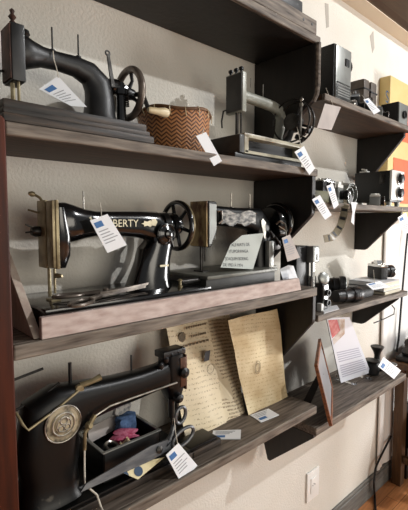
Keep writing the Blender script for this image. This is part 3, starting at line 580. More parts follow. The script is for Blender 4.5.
# ------------------------------------------------------------------ black tray with notions
r = thing('sewing_tray', (.56, -.13, ze), 'open black tray of threads and cloth under the arm of the lowest machine', 'tray')
tx0, tx1, ty0, ty1, th = .448, .608, -.176, -.050, .071
b = MB(); b.box(tx0, tx1, ty0, ty1, ze+.0005, ze+.004)
for q in ((tx0, tx1, ty0, ty0+.004), (tx0, tx1, ty1-.004, ty1), (tx0, tx0+.004, ty0, ty1), (tx1-.004, tx1, ty0, ty1)): b.box(*q, ze+.002, ze+th, .0008)
b.build('tray_body', 'blackp', r)
b = MB()
for q in ((tx0-.002, tx1+.002, ty0-.003, ty0+.005), (tx0-.002, tx1+.002, ty1-.005, ty1+.003), (tx0-.003, tx0+.005, ty0, ty1), (tx1-.005, tx1+.003, ty0, ty1)): b.box(*q, ze+th, ze+th+.003, .001)
b.build('tray_rim', 'alu', r)
def clump(name, mt, c, s, label, cat, seed, amp=.25, group=None):
    bm = bmesh.new(); bmesh.ops.create_cube(bm, size=1.5); bmesh.ops.subdivide_edges(bm, edges=bm.edges[:], cuts=14, use_grid_fill=True)
    for q in bm.verts: q.co = q.co.lerp(q.co.normalized(), .45)
    rnd = random.Random(seed); ph = [(rnd.uniform(2, 6), rnd.uniform(2, 6), rnd.uniform(2, 6), rnd.uniform(0, 6)) for _ in range(7)]
    for q in bm.verts:
        k = sum(math.sin(q.co.x*a+q.co.y*b_+q.co.z*d+e) for a, b_, d, e in ph)/7
        q.co = Vector(c)+Vector((q.co.x*s[0], q.co.y*s[1], q.co.z*s[2]))*(1+amp*k*2)
    mb = MB(); mb.merge(bm); return tag(mb.build(name, mt, smooth=60), label, cat, group)
clump('thread_bundle', 'fabpink', (.535, -.125, ze+0.064), (.036, .024, .012), 'tangle of pink threads in the black tray', 'thread', 3)
clump('denim_scrap', 'fabblue', (.562, -.088, ze+0.074), (.032, .020, .028), 'folded scrap of blue denim in the black tray', 'cloth', 5, .18)
clump('newspaper_wad', 'news', (.560, -.072, ze+0.116), (.030, .014, .022), 'crumpled newspaper on top of the denim scrap in the tray', 'paper', 8, .25)
t = MB(); t.torus((.484, -.15, ze+0.064), (.2, -.4, 1), .015, .004, 24, 8, flat=1.4)
tag(t.build('bobbin_ring', 'steel'), 'bright steel ring at the left inside the black tray', 'ring')
t = MB(); t.lathe([(.009, 0), (.009, .003), (.005, .004), (.005, .018), (.009, .019), (.009, .022)], (.510, -.152, ze+0.058), (.7, -.3, .5), 16)
tag(t.build('thread_spool', 'bone'), 'small cream thread spool beside the pink threads', 'spool')
tag(MB().prism([A(88, 428, -.07), A(118, 414, -.06), A(118, 428, -.075), A(89, 444, -.085)], (0, .002, 0)).build('pattern_card', 'tagshade', smooth=0), 'grey card lying behind the spool under the machine arm', 'card')

# ------------------------------------------------------------------ tailor's shears, tags and cards on the low shelf
r = thing('tailor_shears', (.55, -.215, ZC3), 'big dark tailor shears with large loop handles in front of the tray', 'scissors')
pv = A(157, 449, -.206); dr = (A(85, 486, -.206)-pv).normalized()
nrm = Vector((0, -1, .25)); nrm = (nrm-dr*nrm.dot(dr)).normalized()
sd = nrm.cross(dr)
for q in range(2):
    o = pv+nrm*.005*q; b = MB(); w_ = .017
    sg = 1 if q == 0 else -1
    b.prism([o+dr*.205-sd*.004*sg, o+dr*.19+sd*.007*sg, o+dr*.02+sd*w_*sg, o-dr*.03+sd*w_*.7*sg, o-dr*.035-sd*w_*.7*sg, o-sd*w_*.8*sg], nrm*.0045)
    if q == 0:
        c = A(180.5, 415, -.200); rr, rl, tw = .021, .0165, .006
        b.tube([o-dr*.03+nrm*.002, A(171, 436, -.203), A(174, 425, -.2)], [.009, .007, .006], 10)
    else:
        c = A(183, 437, -.214); rr, rl, tw = .036, .020, .006
        b.tube([o-dr*.03+nrm*.002, A(168, 444, -.212)], [.009, .007], 10)
    ax = Vector((1, 0, .28 if q else .5)).normalized(); bx = Vector((-.2, 0, 1)); bx = (bx-ax*bx.dot(ax)).normalized()
    if q == 0: ax, bx = Vector((.3, 0, 1)).normalized(), Vector((1, 0, -.3)).normalized()
    b.tube([c+ax*rr*math.cos(2*math.pi*k/28)+bx*rl*math.sin(2*math.pi*k/28) for k in range(29)], tw*.8, 8, False)
    b.build('scissor_half', 'blade', r)
MB().lathe([(.008, 0), (.009, .003), (.003, .006)], pv+nrm*.009, nrm, 16).build('pivot_screw', 'dsteel', r)
price_tag([(166, 455), (178.5, 443), (197.5, 465.5), (181, 483)], [-.232, -.226, -.236, -.246], 'white tag tied to the handle of the big tailor shears', [A(174, 418, -.21), A(175.5, 432, -.222), A(178, 446.5, -.2265)])
P = [A(123, 473, -.213), A(138, 479.5, -.222), A(165, 457, -.213), A(149, 460.5, -.210)]
r = thing('price_tag', P[0], 'cream tag with a blue round mark lying below the shears', 'tag', 'paper inventory tags')
n = (P[1]-P[0]).cross(P[3]-P[0]).normalized(); n = n if n.dot(EYE-P[0]) > 0 else -n
MB().prism(P, -n*.001).build('card', 'tagcream', r, smooth=0)
c = (P[0]*.36+P[1]*.36+P[2]*.14+P[3]*.14); a_ = (P[1]-P[0]).normalized(); b_ = n.cross(a_)
MB().prism([c+(a_*math.cos(t*.3491)*.0125+b_*math.sin(t*.3491)*.0105)+n*.0006 for t in range(18)], n*.0004).build('printed_mark', 'navy', r, smooth=0)
MB().prism([P[0]+n*.0006, P[0].lerp(P[1], .4)+n*.0006, P[0].lerp(P[3], .14)+n*.0006], n*.0004).build('corner_stripe', 'navy', r, smooth=0)
def flat_card(quad, label):
    P = [Z(u, v, ZC3+.0025) for u, v in quad]
    r = thing('information_card', sum(P, Vector())/4, label, 'card', 'information cards on the lowest shelf')
    MB().prism(P, (0, 0, -.002)).build('card', 'tag', r, smooth=0)
    def q(a, b): return P[0]*(1-a)*(1-b)+P[1]*a*(1-b)+P[2]*a*b+P[3]*(1-a)*b+Vector((0, 0, .0005))
    MB().prism([q(.08, .62), q(.45, .62), q(.45, .85), q(.08, .85)], (0, 0, .0003)).build('printed_logo', 'blue', r, smooth=0)
    t = MB()
    for k in range(3): t.prism([q(.1, .15+.14*k), q(.8-.1*k, .15+.14*k), q(.8-.1*k, .2+.14*k), q(.1, .2+.14*k)], (0, 0, .0003))
    t.build('printed_text', 'print', r, smooth=0)
flat_card([(213, 430.5), (241, 429.5), (240.5, 438.8), (212, 438.8)], 'small white card lying flat nearest the shears on the low shelf')
flat_card([(250, 415), (268.5, 408.5), (279, 414.7), (261, 422)], 'small white card lying flat in front of the widest old document')

# ------------------------------------------------------------------ old documents
def document(x0t, x1t, x0b, x1b, ztop, yb, mt, label, cuts=0, yt=-.03):
    n = 10; rnd = random.Random(label); b = MB(); fr = []
    for j in range(n+1):
        f = j/n; z = ZC3+.0008+(ztop-ZC3)*f; y = yb+(yt-yb)*f
        fr.append([(x0b+(x0t-x0b)*f+(x1b+(x1t-x1b)*f-x0b-(x0t-x0b)*f)*i/8+(rnd.uniform(-.0015, .0015) if i in (0, 8) else 0), y+.004*math.sin(i*.9+j*.5)*(.4 if j in (0,) else 1), z) for i in range(9)])
    va = [[b.v(p) for p in row] for row in fr]; vb = [[b.v((p[0], p[1]+.0012, p[2])) for p in row] for row in fr]
    for j in range(n):
        for i in range(8):
            b.face([va[j][i], va[j][i+1], va[j+1][i+1], va[j+1][i]]); b.face([vb[j][i], vb[j+1][i], vb[j+1][i+1], vb[j][i+1]])
    for j in range(n):
        for i in (0, 8): b.face([va[j][i], va[j+1][i], vb[j+1][i], vb[j][i]])
    for i in range(8):
        for j in (0, n): b.face([va[j][i], vb[j][i], vb[j][i+1], va[j][i+1]])
    r = thing('old_document', ((x0b+x1b)/2, yb, ZC3), label, 'document', 'old documents leaning on the wall')
    b.build('sheet', mt, r, smooth=60)
    def P(fx, fz, off=.0055): return Vector((x0b+(x0t-x0b)*fz+((x1b+(x1t-x1b)*fz)-(x0b+(x0t-x0b)*fz))*fx, yb+(yt-yb)*fz-off, ZC3+(ztop-ZC3)*fz))
    return r, P
r, P = document(.735, .900, .740, .905, -.285, -.125, 'doc1', 'yellowed printed document with a small crest and stamp, leftmost of the leaning papers', yt=-.03)
cr = MB(); c = P(.30, .82); cr.prism([c+Vector((.013*math.cos(k*.3927), 0, .016*math.sin(k*.3927))) for k in range(16)], (0, .001, 0)); cr.build('printed_crest', 'stamp', r, smooth=0)
t = MB()
for fz, f0, f1 in ((.88, .42, .95), (.80, .50, .9), (.735, .15, .95)):
    t = MB()
    for k in range(9):
        a = f0+(f1-f0)*k/9; p = P(a, fz); q = P(a+(f1-f0)/14, fz); t.prism([p, q, q+Vector((0, 0, .006)), p+Vector((0, 0, .006))], (0, .001, 0))
    t.build('printed_heading', 'stamp', r, smooth=0)
p = P(.70, .57); MB().prism([p, p+Vector((.022, 0, 0)), p+Vector((.022, -0.006, .034)) , p+Vector((0, -.006, .034))], (0, .001, 0)).build('postage_stamp', 'ink', r, smooth=0)
t = MB(); t.torus(P(.82, .50, .0075), (0, 1, 0), .015, .0006, 24, 6); t.build('postmark', 'stamp', r)
document(.893, 1.008, .898, 1.000, -.275, -.120, 'doc2', 'yellowed handwritten letter, the middle of the leaning old papers', yt=-.022)
r, P = document(A(227, 315, -.122).x, A(277, 309, -.122).x, .993, 1.205, A(277, 309, -.122).z, -.140, 'doc3', 'wide browned document with an oval seal, rightmost of the leaning papers', yt=-.122)
t = MB(); c = P(.36, .46, .0075)
for s_ in (.9, .6): t.tube([c+Vector((.015*s_*math.cos(k*.2618), 0, .024*s_*math.sin(k*.2618))) for k in range(25)], .0007, 6, False)
t.build('printed_seal', 'stamp', r)
ZD = ZC3

# ------------------------------------------------------------------ board with machine parts on the topmost shelf
ZT = .582
P = [A(246, 0, -.245), A(246, -20, -.245), A(319, 20, -.245), A(319, 36.5, -.245)]
r = thing('wooden_base_board', (1.0, -.2, ZT), 'pale grey wooden board with nail holes lying on the topmost left shelf', 'board')
MB().box(.62, 1.172, -.249, -.06, ZT+.0005, ZT+.043).build('board', 'edge', r, smooth=0, bevel=.002)
t = MB()
for x in (1.10, 1.145): t.lathe([(.004, 0), (.004, .0012)], (x, -.249, ZT+.024), (0, -1, 0), 12)
t.build('nail_holes', 'blackp', r)
r = thing('iron_clamp', (1.02, -.2, ZT+.043), 'dark iron piece with pale feet standing on the topmost board', 'metal part')
zz = ZT+.0435
MB().box(.90, 1.13, -.225, -.10, zz+.016, zz+.05, .004).build('body', 'iron', r)
for x in (1.06, 1.105): MB().lathe([(.010, 0), (.010, .016)], (x, -.218, zz), (0, 0, 1), 12).build('foot', 'steel', r)
for x in (.93, .99): MB().lathe([(.010, 0), (.010, .016)], (x, -.12, zz), (0, 0, 1), 12).build('foot', 'steel', r)

# ------------------------------------------------------------------ cameras and boxes, right-hand shelves
def pbox(u0, u1, vt, zbase, yf, d, gap=.0006):
    a = A(u0, vt, yf); c = A(u1, vt, yf); return a.x, c.x, yf, yf+d, zbase+gap, a.z
def rotM(o, deg): return Matrix.Translation(Vector(o)) @ Matrix.Rotation(R(deg), 4, 'Z')
def still_camera(o, deg, w, h, d, lens_r, lens_l, label, body='leather', top='chrome', hump=True, group='old cameras and lenses', name='camera', nbarrel='blackp'):
    """front faces local -y; o is the middle of the base"""
    r = thing(name, o, label, 'camera', group); m = rotM(o, deg)
    MB(m).box(-w/2, w/2, -d/2, d/2, .0006, h*.74, .003).build('body', body, r)
    t = MB(m).box(-w/2, w/2, -d/2, d/2, h*.74, h*.9, .003)
    if hump: t.prism([(-w*.16, -d/2-.002, h*.88), (w*.16, -d/2-.002, h*.88), (w*.10, -d/2+.002, h*1.14), (-w*.10, -d/2+.002, h*1.14)], (0, d*.85, 0))
    else: t.box(-w*.2, w*.3, -d*.4, d*.4, h*.9, h*1.02, .002)
    t.build('top_plate', top, r)
    t = MB(m)
    for x in (-w*.36, w*.36): t.lathe([(w*.07, 0), (w*.07, h*.1), (w*.05, h*.11)], (x, 0, h*.9), (0, 0, 1), 14)
    t.build('dial', top, r)
    q = MB(m).lathe([(lens_r*.95, 0), (lens_r, lens_l*.1), (lens_r, lens_l*.35), (lens_r*.86, lens_l*.38), (lens_r*.86, lens_l*.6), (lens_r, lens_l*.63), (lens_r, lens_l), (lens_r*.8, lens_l), (lens_r*.7, lens_l*.85)], (0, -d/2, h*.42), (0, -1, 0), 24).build('lens', nbarrel, r)
    MB(m).torus((0, -d/2-lens_l, h*.42), (0, 1, 0), lens_r*.9, lens_r*.1, 24, 8).build('lens_ring', 'chrome', q)
    MB(m).lathe([(lens_r*.72, 0), (lens_r*.5, .003), (lens_r*.02, .005)], (0, -d/2-lens_l*.86, h*.42), (0, -1, 0), 20).build('lens_glass', 'glass', q)
    return r
# R1: film projector
x0, x1, y0, y1, z0, z1 = pbox(336, 352, 42, ZR1, -.205, .13)
r = thing('film_projector', ((x0+x1)/2, -.14, ZR1), 'tall black and grey film projector at the left end of the highest right shelf', 'projector')
MB().box(x0, x1-.004, y0+.006, y1, z0, z1, .004).build('body', 'leather', r)
MB().box(x0+.006, x1, y0, y0+.008, z0+.02, z1-.004, .003).build('front_panel', 'alu', r)
MB().box(x0+.008, x1-.003, y0-.0012, y0+.002, z0+.024, z0+.072, .0005).build('lower_panel', 'greydk', r)
t = MB()
for k in range(4): t.box(x0+.015, x1-.012, y0-.003, y0+.001, z0+.032+k*.009, z0+.036+k*.009)
t.build('grille', 'alu', r)
t = MB(); t.box(x0+.012, x1-.01, y0-.003, y0+.001, z0+.076, z0+.080); t.box(x1-.045, x1-.02, y0-.004, y0+.001, z1-.065, z1-.04); t.build('window', 'blackp', r)
t = MB(); t.torus((x1+.012, y0+.03, z1-.045), (.5, 1, 0), .024, .006, 24, 8); t.lathe([(.018, -.012), (.02, .01)], (x1+.010, y0+.035, z1-.045), (.5, 1, 0), 18); t.build('reel_arm', 'dsteel', r)
t = MB(); t.lathe([(.014, 0), (.014, .03), (.011, .034)], (x1-.02, y0+.002, z0+.012), (.2, -1, 0), 16); t.build('lens', 'chrome', r)
price_tag([(325, 103.5), (341, 107), (331.5, 130), (317, 128)], -.256, 'grey tag hanging by string over the front edge below the projector', [A(326, 88, -.225), A(329, 96, -.245), A(333, 105, -.2558)], mt='tagshade', logo=False)
still_camera((1.575, -.165, ZR1), 35, .085, .085, .035, .016, .02, 'dark folding camera under the tag beside the projector', hump=True)
still_camera((1.66, -.185, ZR1), 30, .075, .072, .03, .014, .018, 'small black and chrome camera just right of the tag on the highest shelf', hump=True)
still_camera((1.745, -.19, ZR1), 20, .07, .060, .03, .014, .022, 'small chrome camera next to the square-lens box camera on the highest shelf', body='alu', hump=False)
price_tag([(363.5, 99.5), (368.5, 98), (380.5, 111), (374, 114.5)], [-.228, -.228, -.254, -.254], 'white tag lying over the cameras on the highest right shelf', [A(362, 95, -.215), A(365.5, 100, -.228)])
t = thing('leather_case', (1.80, -.09, ZR1), 'brown-grey leather camera case standing behind the small cameras, nearer the projector', 'case', 'leather cases')
x0, x1, y0, y1, z0, z1 = pbox(364.5, 370.5, 77.5, ZR1, -.12, .075)
MB().box(x0, x1, y0, y1, z0, z1, .012).build('case_body', 'leatherbr', t); MB().box(x0-.002, x1+.002, y0-.002, y1+.002, z1-.045, z1-.039, .001).build('strap', 'leather', t)
t = thing('leather_case', (1.90, -.09, ZR1), 'brown-grey leather camera case standing against the yellow sign', 'case', 'leather cases')
x0, x1, y0, y1, z0, z1 = pbox(371.5, 377.5, 81, ZR1, -.12, .055)
MB().box(x0, x1, y0, y1, z0, z1, .010).build('case_body', 'leatherbr', t); MB().box(x0-.002, x1+.002, y0-.002, y1+.002, z1-.05, z1-.044, .001).build('strap', 'leather', t)
x0, x1, y0, y1, z0, z1 = pbox(399.5, 409, 101, ZR1, -.225, .08)
r = thing('box_camera', ((x0+x1)/2, -.19, ZR1), 'black box camera with silver lens face at the right end of highest shelf', 'camera', 'old cameras and lenses')
MB().box(x0, x1, y0+.004, y1, z0, z1, .003).build('body', 'leather', r)
MB().box(x0+.003, x1-.003, y0, y0+.006, z0+.003, z1-.003, .002).build('face_plate', 'alu', r)
MB().lathe([(.017, 0), (.017, .008), (.012, .008), (.010, .004)], ((x0+x1)/2, y0, (z0+z1)/2), (0, -1, 0), 20).build('lens', 'blackp', r)
# wall sign
sx0, sx1, sz0, sz1, sy = 2.145, 3.1, .02, .735, -.058
r = thing('yellow_sign', ((sx0+sx1)/2, -.03, sz0), 'yellow sign panel with orange blocks on the wall at far right', 'sign')
MB().box(sx0, sx1, sy, -.001, sz0, sz1).build('panel', 'yellow', r, smooth=0, bevel=.003)
b = MB(); b.box(2.245, 3.05, sy-.002, sy+.001, .43, .615); b.build('painted_block', 'orange', r, smooth=0)
b = MB(); b.box(2.21, 3.05, sy-.002, sy+.001, .10, .335); b.build('painted_block', 'orange', r, smooth=0)
text_bm(MB(), 'S', A(385, 102, sy), (1, 0, 0), (0, 0, 1), .085, .0015).build('lettering', 'navy', r, smooth=0)

# R2
x0, x1, y0, y1, z0, z1 = pbox(314, 329, 190, ZR2, -.205, .12)
tag(MB().box(x0, x1, y0, y1, z0, z1, .002).build('olive_box', 'olive'), 'flat olive box under the black camera at the left of the eye-level shelf', 'box')
zo = z1
r = still_camera((A(324, 185, -.16).x, -.16, zo), 0, .085, .05, .045, .017, .014, 'black camera in a silver frame sitting on the flat olive box', hump=False)
still_camera((1.455, -.165, ZR2), 15, .075, .085, .04, .018, .03, 'white-topped camera between the framed black camera and the film roll', top='white', body='alu', hump=False)
r = thing('film_roll', (1.53, -.16, ZR2), 'loose roll of curled grey film at the middle of the eye-level shelf', 'film')
t = MB()
for k, (rr, dx) in enumerate(((.042, 0), (.036, .004), (.028, .0))):
    pts = [Vector((1.545+dx+rr*math.cos(R(a)), -.17+k*.004, ZR2+.043+rr*math.sin(R(a)))) for a in range(-80, 250, 12)]; t.ribbon(pts, (0, .016, 0), .0008)
t.build('film_coils', 'alu', r); MB().lathe([(.02, -.014), (.02, .014)], (1.545, -.165, ZR2+.022), (0, 1, 0), 20).build('spool', 'blackp', r)
r = thing('film_strip', (1.40, -.26, ZR2), 'brown film strip curling down over the front of the eye-level shelf', 'film')
pts = [A(345, 199.5, -.20), A(345.5, 203, -.245), A(345, 208, -.262), A(343.5, 216, -.268), A(340.5, 226, -.272), A(336, 233, -.275), A(331, 237.5, -.275), A(324, 239, -.272)]
pp = []
for i in range(len(pts)-1):
    for k in range(4): pp.append(pts[i].lerp(pts[i+1], k/4))
pp.append(pts[-1])
t = MB(); rs = []
for i, p in enumerate(pp):
    d = (pp[min(i+1, len(pp)-1)]-pp[max(i-1, 0)]).normalized(); w_ = d.cross(p-EYE).normalized() if i > 5 else Vector((1, 0, 0))
    if w_.x < 0: w_ = -w_
    if i > 5 and pw.dot(w_) < 0: w_ = -w_
    pw = w_
    n_ = d.cross(w_).normalized()*.0005; w_ = w_*.0125; rs.append([p-w_-n_, p+w_-n_, p+w_+n_, p-w_+n_])
t.rings(rs); t.build('strip', 'film', r)
t = MB()
for i in range(9, len(pp)-3, 4):
    d = (pp[i+1]-pp[i-1]).normalized(); w_ = d.cross(pp[i]-EYE).normalized()*.0092; n_ = d.cross(w_).normalized()
    if n_.dot(EYE-pp[i]) < 0: n_ = -n_
    e = d*.006; t.prism([pp[i]-w_-e+n_*.0007, pp[i]+w_-e+n_*.0007, pp[i]+w_+e+n_*.0007, pp[i]-w_+e+n_*.0007], n_*.0003)
t.build('frames', 'blackp', r, smooth=0)
t = MB().prism([A(351, 202, -.254), A(357, 202.5, -.254), A(354.5, 214, -.257), A(354, 225, -.260), A(351, 222, -.259), A(352.5, 212, -.257)], (0, .0008, 0)); tag(t.build('paper_scrap', 'tag', smooth=0), 'torn white paper scrap hanging from the eye-level shelf beside the film strip', 'paper')
price_tag([(312, 199.5), (320, 195), (331.6, 215), (325, 220)], -.258, 'white tag tied to the olive box, hanging lowest at the eye-level shelf', [A(310, 191, -.215), A(313, 193, -.24), A(317, 198, -.2578)])
price_tag([(326.5, 186), (333, 183.5), (338.7, 205), (334, 209)], -.262, 'white tag hanging in front of the white-topped camera', [A(331, 181, -.20), A(330.5, 183, -.235), A(330, 187, -.2618)])
still_camera((1.70, -.205, ZR2), 25, .085, .05, .04, .019, .016, 'small silver camera lying in front of the black twin-dial box', body='alu', top='white', hump=False)
q = [Z(u, v, ZR2+.002) for u, v in ((378, 200), (384, 199.2), (396, 204.3), (391, 204.8))]
tag(MB().box(1.715, 1.80, -.244, -.215, ZR2+.0005, ZR2+.0018).build('paper_slip', 'tag', smooth=0), 'white paper slip lying in front of the twin-dial box', 'paper')
x0, x1, y0, y1, z0, z1 = pbox(392.5, 404.5, 170, ZR2, -.225, .17)
z0 = ZR2
r = thing('radio_box', ((x0+x1)/2, -.14, ZR2), 'black box with white front carrying two black dials on eye-level shelf', 'device')
MB().box(x0, x1, y0+.006, y1, z0+.022, z1, .003).build('case', 'blackp', r)
MB().box(x0-.002, x1+.002, y0, y0+.010, z0+.030, z1+.002, .003).build('front_panel', 'white', r)
for zq in (z0+.062, z1-.032):
    k_ = MB().lathe([(.024, 0), (.024, .004), (.019, .005), (.018, .018), (.014, .02)], ((x0+x1)/2+.008, y0, zq), (0, -1, 0), 22).build('dial', 'blackp', r)
    MB().torus(((x0+x1)/2+.008, y0-.004, zq), (0, 1, 0), .0245, .0016, 24, 8).build('dial_ring', 'chrome', k_)
for x in (x0+.02, x1-.02):
    for y in (y0+.02, y1-.02): MB().lathe([(.010, 0), (.012, .023)], (x, y, z0+.0005), (0, 0, 1), 12).build('foot', 'alu', r)
MB().box(x0-.0035, x0, y0+.03, y0+.055, z1-.055, z1-.012, .001).build('side_catch', 'dsteel', r)
t = MB(); t.lathe([(.012, 0), (.012, .01), (.006, .014)], (x1-.03, y0+.04, z1), (0, 0, 1), 14); t.build('top_knob', 'blackp', r)
t = MB(); t.prism([(x0+.005, y1-.02, z1+.0005), (x0+.005, y1-.055, z1+.0005), (x0+.03, y1-.055, z1+.0005), (x0+.03, y1-.02, z1+.0005)], (0, 0, .006)); t.tube([(x0+.012, y1-.05, z1+.010), (x0+.025, y1-.02, z1+.018)], .004, 8)
tag(t.build('metal_clip', 'white', bevel=.001), 'small white metal clip on top of the twin-dial box', 'clip')
price_tag([(397.8, 217.5), (406, 212.5), (412, 232), (404, 234)], -.258, 'white tag hanging from right end of the eye-level shelf', [A(402, 208, -.252), A(402.5, 211, -.2555), A(402.5, 215.5, -.2578)])

# R3
r = thing('flash_gun', (1.26, -.15, ZR3), 'tall flash gun with grey head beside a black battery case on lens shelf', 'flash')
x0, x1, y0, y1, z0, z1 = pbox(303.5, 310, 246, ZR3, -.17, .07)
MB().box(x0-.04, x1, y0, y1, z0, z1, .004).build('battery_case', 'blackp', r)
fx = A(314, 250, -.185)
MB().box(fx.x-.022, fx.x+.020, -.197, -.165, A(314, 262.5, -.185).z, A(314, 246, -.185).z, .006).build('flash_head', 'alu', r)
t = MB(); t.box(fx.x-.002, fx.x+.004, -.1985, -.1965, fx.z-.035, fx.z-.012); t.build('lamp', 'slot', r)
t = MB(); t.tube([(fx.x, -.18, A(314, 262, -.185).z), (fx.x+.002, -.18, A(314, 276, -.185).z)], .007, 10); t.tube([(fx.x+.002, -.18, A(314, 276, -.185).z), (fx.x+.002, -.18, ZR3+.0006)], .012, 12); t.build('stem', 'chrome', r)
# twin-lens camera
o = A(325, 308, -.215); cx = o.x
r = thing('twin_lens_camera', (cx, -.2, ZR3), 'small upright silver and black camera with round top dial beside flash gun', 'camera', 'old cameras and lenses')
MB().box(cx-.02, cx+.02, -.215, -.175, ZR3+.0006, ZR3+.095, .004).build('body', 'leather', r)
MB().box(cx-.017, cx+.017, -.219, -.2145, ZR3+.006, ZR3+.09, .002).build('face_plate', 'chrome', r)
for zq, rr in ((ZR3+.026, .013), (ZR3+.062, .012)): q = MB().lathe([(rr, 0), (rr, .012), (rr*.7, .012), (rr*.65, .006)], (cx, -.219, zq), (0, -1, 0), 20).build('lens', 'blackp', r)
t = MB(); t.lathe([(.022, 0), (.022, .010), (.017, .013)], (cx+.004, -.20, ZR3+.112), (-.3, -1, .2), 22); t.tube([(cx, -.195, ZR3+.09), (cx+.002, -.195, ZR3+.11)], .009, 10); t.build('flash_reflector', 'alu', r)
tag(MB().box(cx-.040, cx-.026, -.225, -.205, ZR3+.0006, ZR3+.028, .002).build('film_canister', 'white'), 'small white film carton at the left front of the lens shelf', 'box')
def lens_obj(o, axis, rr, L, label):
    r = thing('camera_lens', Vector(o)-Vector((0, 0, rr)), label, 'lens', 'old cameras and lenses')
    ax = Vector(axis).normalized(); o = Vector(o)-ax*L/2
    MB().lathe([(rr*.78, 0), (rr*.82, L*.05), (rr*.82, L*.28), (rr*.9, L*.3), (rr*.9, L*.34), (rr*.86, L*.36), (rr*.86, L*.62), (rr, L*.66), (rr, L*.97), (rr*.94, L), (rr*.82, L), (rr*.78, L*.88)], o, ax, 28).build('barrel', 'blackp', r)
    g = MB()
    for k in range(3): g.torus(o+ax*L*(.70+.08*k), ax, rr*1.0, rr*.03, 28, 6)
    g.build('grip_ring', 'leather', r)
    MB().torus(o+ax*L*.99, ax, rr*.9, rr*.06, 28, 8).build('front_ring', 'alu', r)
    MB().lathe([(rr*.8, 0), (rr*.5, .004), (rr*.02, .006)], o+ax*L*.88, ax, 24).build('lens_glass', 'glass', r)
    return r
lens_obj((A(346, 299, -.20).x, -.205, ZR3+.0305), (1, -.28, 0), .029, .125, 'big black camera lens lying along the front of the lens shelf')
lens_obj((A(341, 283, -.15).x, -.13, ZR3+.0475), (.55, -.8, 0), .046, .07, 'wide black lens standing behind the big lens, reflecting white light')
still_camera((1.63, -.07, ZR3), 20, .11, .07, .035, .02, .02, 'silver camera near the wall behind the lenses', body='alu', hump=False)
r = thing('leather_wallet', (1.64, -.17, ZR3), 'flat black leather case lying between the big lens and the books', 'case', None)
MB().loft([((1.66, -.165, ZR3+.001), (.085, 0, 0), (0, .038, 0)), ((1.66, -.165, ZR3+.022), (.09, 0, 0), (0, .04, 0)), ((1.66, -.165, ZR3+.034), (.08, 0, 0), (0, .034, 0))], 28, 4).build('case_body', 'leather', r)
MB().torus((1.60, -.207, ZR3+.018), (.2, 1, 0), .009, .003, 18, 8).build('clasp', 'alu', r)
zb = ZR3+.0006
for k, (x0, x1, y0, y1, h, mt, lab) in enumerate([(1.765, 1.93, -.232, -.10, .012, 'book', 'thin cream book at the bottom of the stack on lens shelf'), (1.77, 1.945, -.225, -.06, .016, 'tag', 'white book in the middle of the stack on lens shelf'), (1.775, 1.95, -.22, -.06, .020, 'tag', 'thick white book topmost of the stack, right under the camera')]):
    r = thing('book', ((x0+x1)/2, (y0+y1)/2, zb), lab, 'book', 'books on the lens shelf')
    MB().box(x0+.002, x1-.003, y0+.003, y1, zb+.002, zb+h-.002).build('pages', 'pages', r, smooth=0)
    c = MB(); c.box(x0, x1, y0, y1, zb, zb+.002); c.box(x0, x1, y0, y1, zb+h-.002, zb+h); c.box(x0, x0+.002, y0, y1, zb, zb+h); c.build('cover', mt, r, smooth=0)
    zb += h+.0006
still_camera((A(379, 283, -.14).x, -.13, zb), 62, .10, .075, .035, .030, .060, 'black and chrome camera with big lens standing on the stack of books', hump=True)
price_tag([(366, 284), (380, 281), (390, 287), (373, 290)], [-.225, -.215, -.236, -.240], 'white tag draped over the books below the camera on lens shelf', [A(373.5, 270, -.205), A(374, 276, -.216), A(374.5, 283.5, -.2225)])
q = [Z(u, v, ZR3+.0025) for u, v in ((322, 307.5), (337, 305), (346, 310), (329, 314))]
q[2].y = max(q[2].y, -.248); q[3].y = max(q[3].y, -.248)
tag(MB().prism(q, (0, 0, -.0018)).build('information_card', 'tag', smooth=0), 'white card lying flat in front of the big lens', 'card')

# ------------------------------------------------------------------ R4
# picture frame seen edge-on
pb0 = Z(329, 426.5, ZR4+.0008); pb1 = Z(330.3, 389, ZR4+.0008); ex = (pb1-pb0).normalized()
d_ = ray(314, 365); tp0 = EYE+d_*((pb0-EYE).dot(ex)/d_.dot(ex))
ez = tp0-pb0; hh = ez.length; ez.normalize(); ww = (pb1-pb0).length; nn = ex.cross(ez).normalized()
r = thing('picture_frame', (pb0+pb1)/2, 'thin orange-brown picture frame seen nearly edge-on between the two lower shelves', 'frame')
def fq(a, b, off=0): return pb0+ex*a+ez*b+nn*off
fm = MB(); bw = .012
for a0, a1, b0, b1 in ((0, ww, 0, bw), (0, ww, hh-bw, hh), (0, bw, bw, hh-bw), (ww-bw, ww, bw, hh-bw)): fm.prism([fq(a0, b0), fq(a1, b0), fq(a1, b1), fq(a0, b1)], nn*.012)
fm.build('frame_border', 'frame', r, smooth=0, bevel=.0015)
MB().prism([fq(bw*.8, bw*.8, .004), fq(ww-bw*.8, bw*.8, .004), fq(ww-bw*.8, hh-bw*.8, .004), fq(bw*.8, hh-bw*.8, .004)], nn*.004).build('panel', 'backing', r, smooth=0)
c0 = fq(ww*.45, hh*.62, 0 if nn.x > 0 else .012); c1 = c0+Vector((-.09, .02, 0)); c1.z = ZR4+.001
c1.x = max(c1.x, 1.24)
MB().prism([c0+Vector((0, .012, 0)), c0+Vector((0, -.012, 0)), c1+Vector((0, -.016, 0)), c1+Vector((0, .016, 0))], (-.004, 0, 0)).build('easel_leg', 'dark', r, smooth=0)
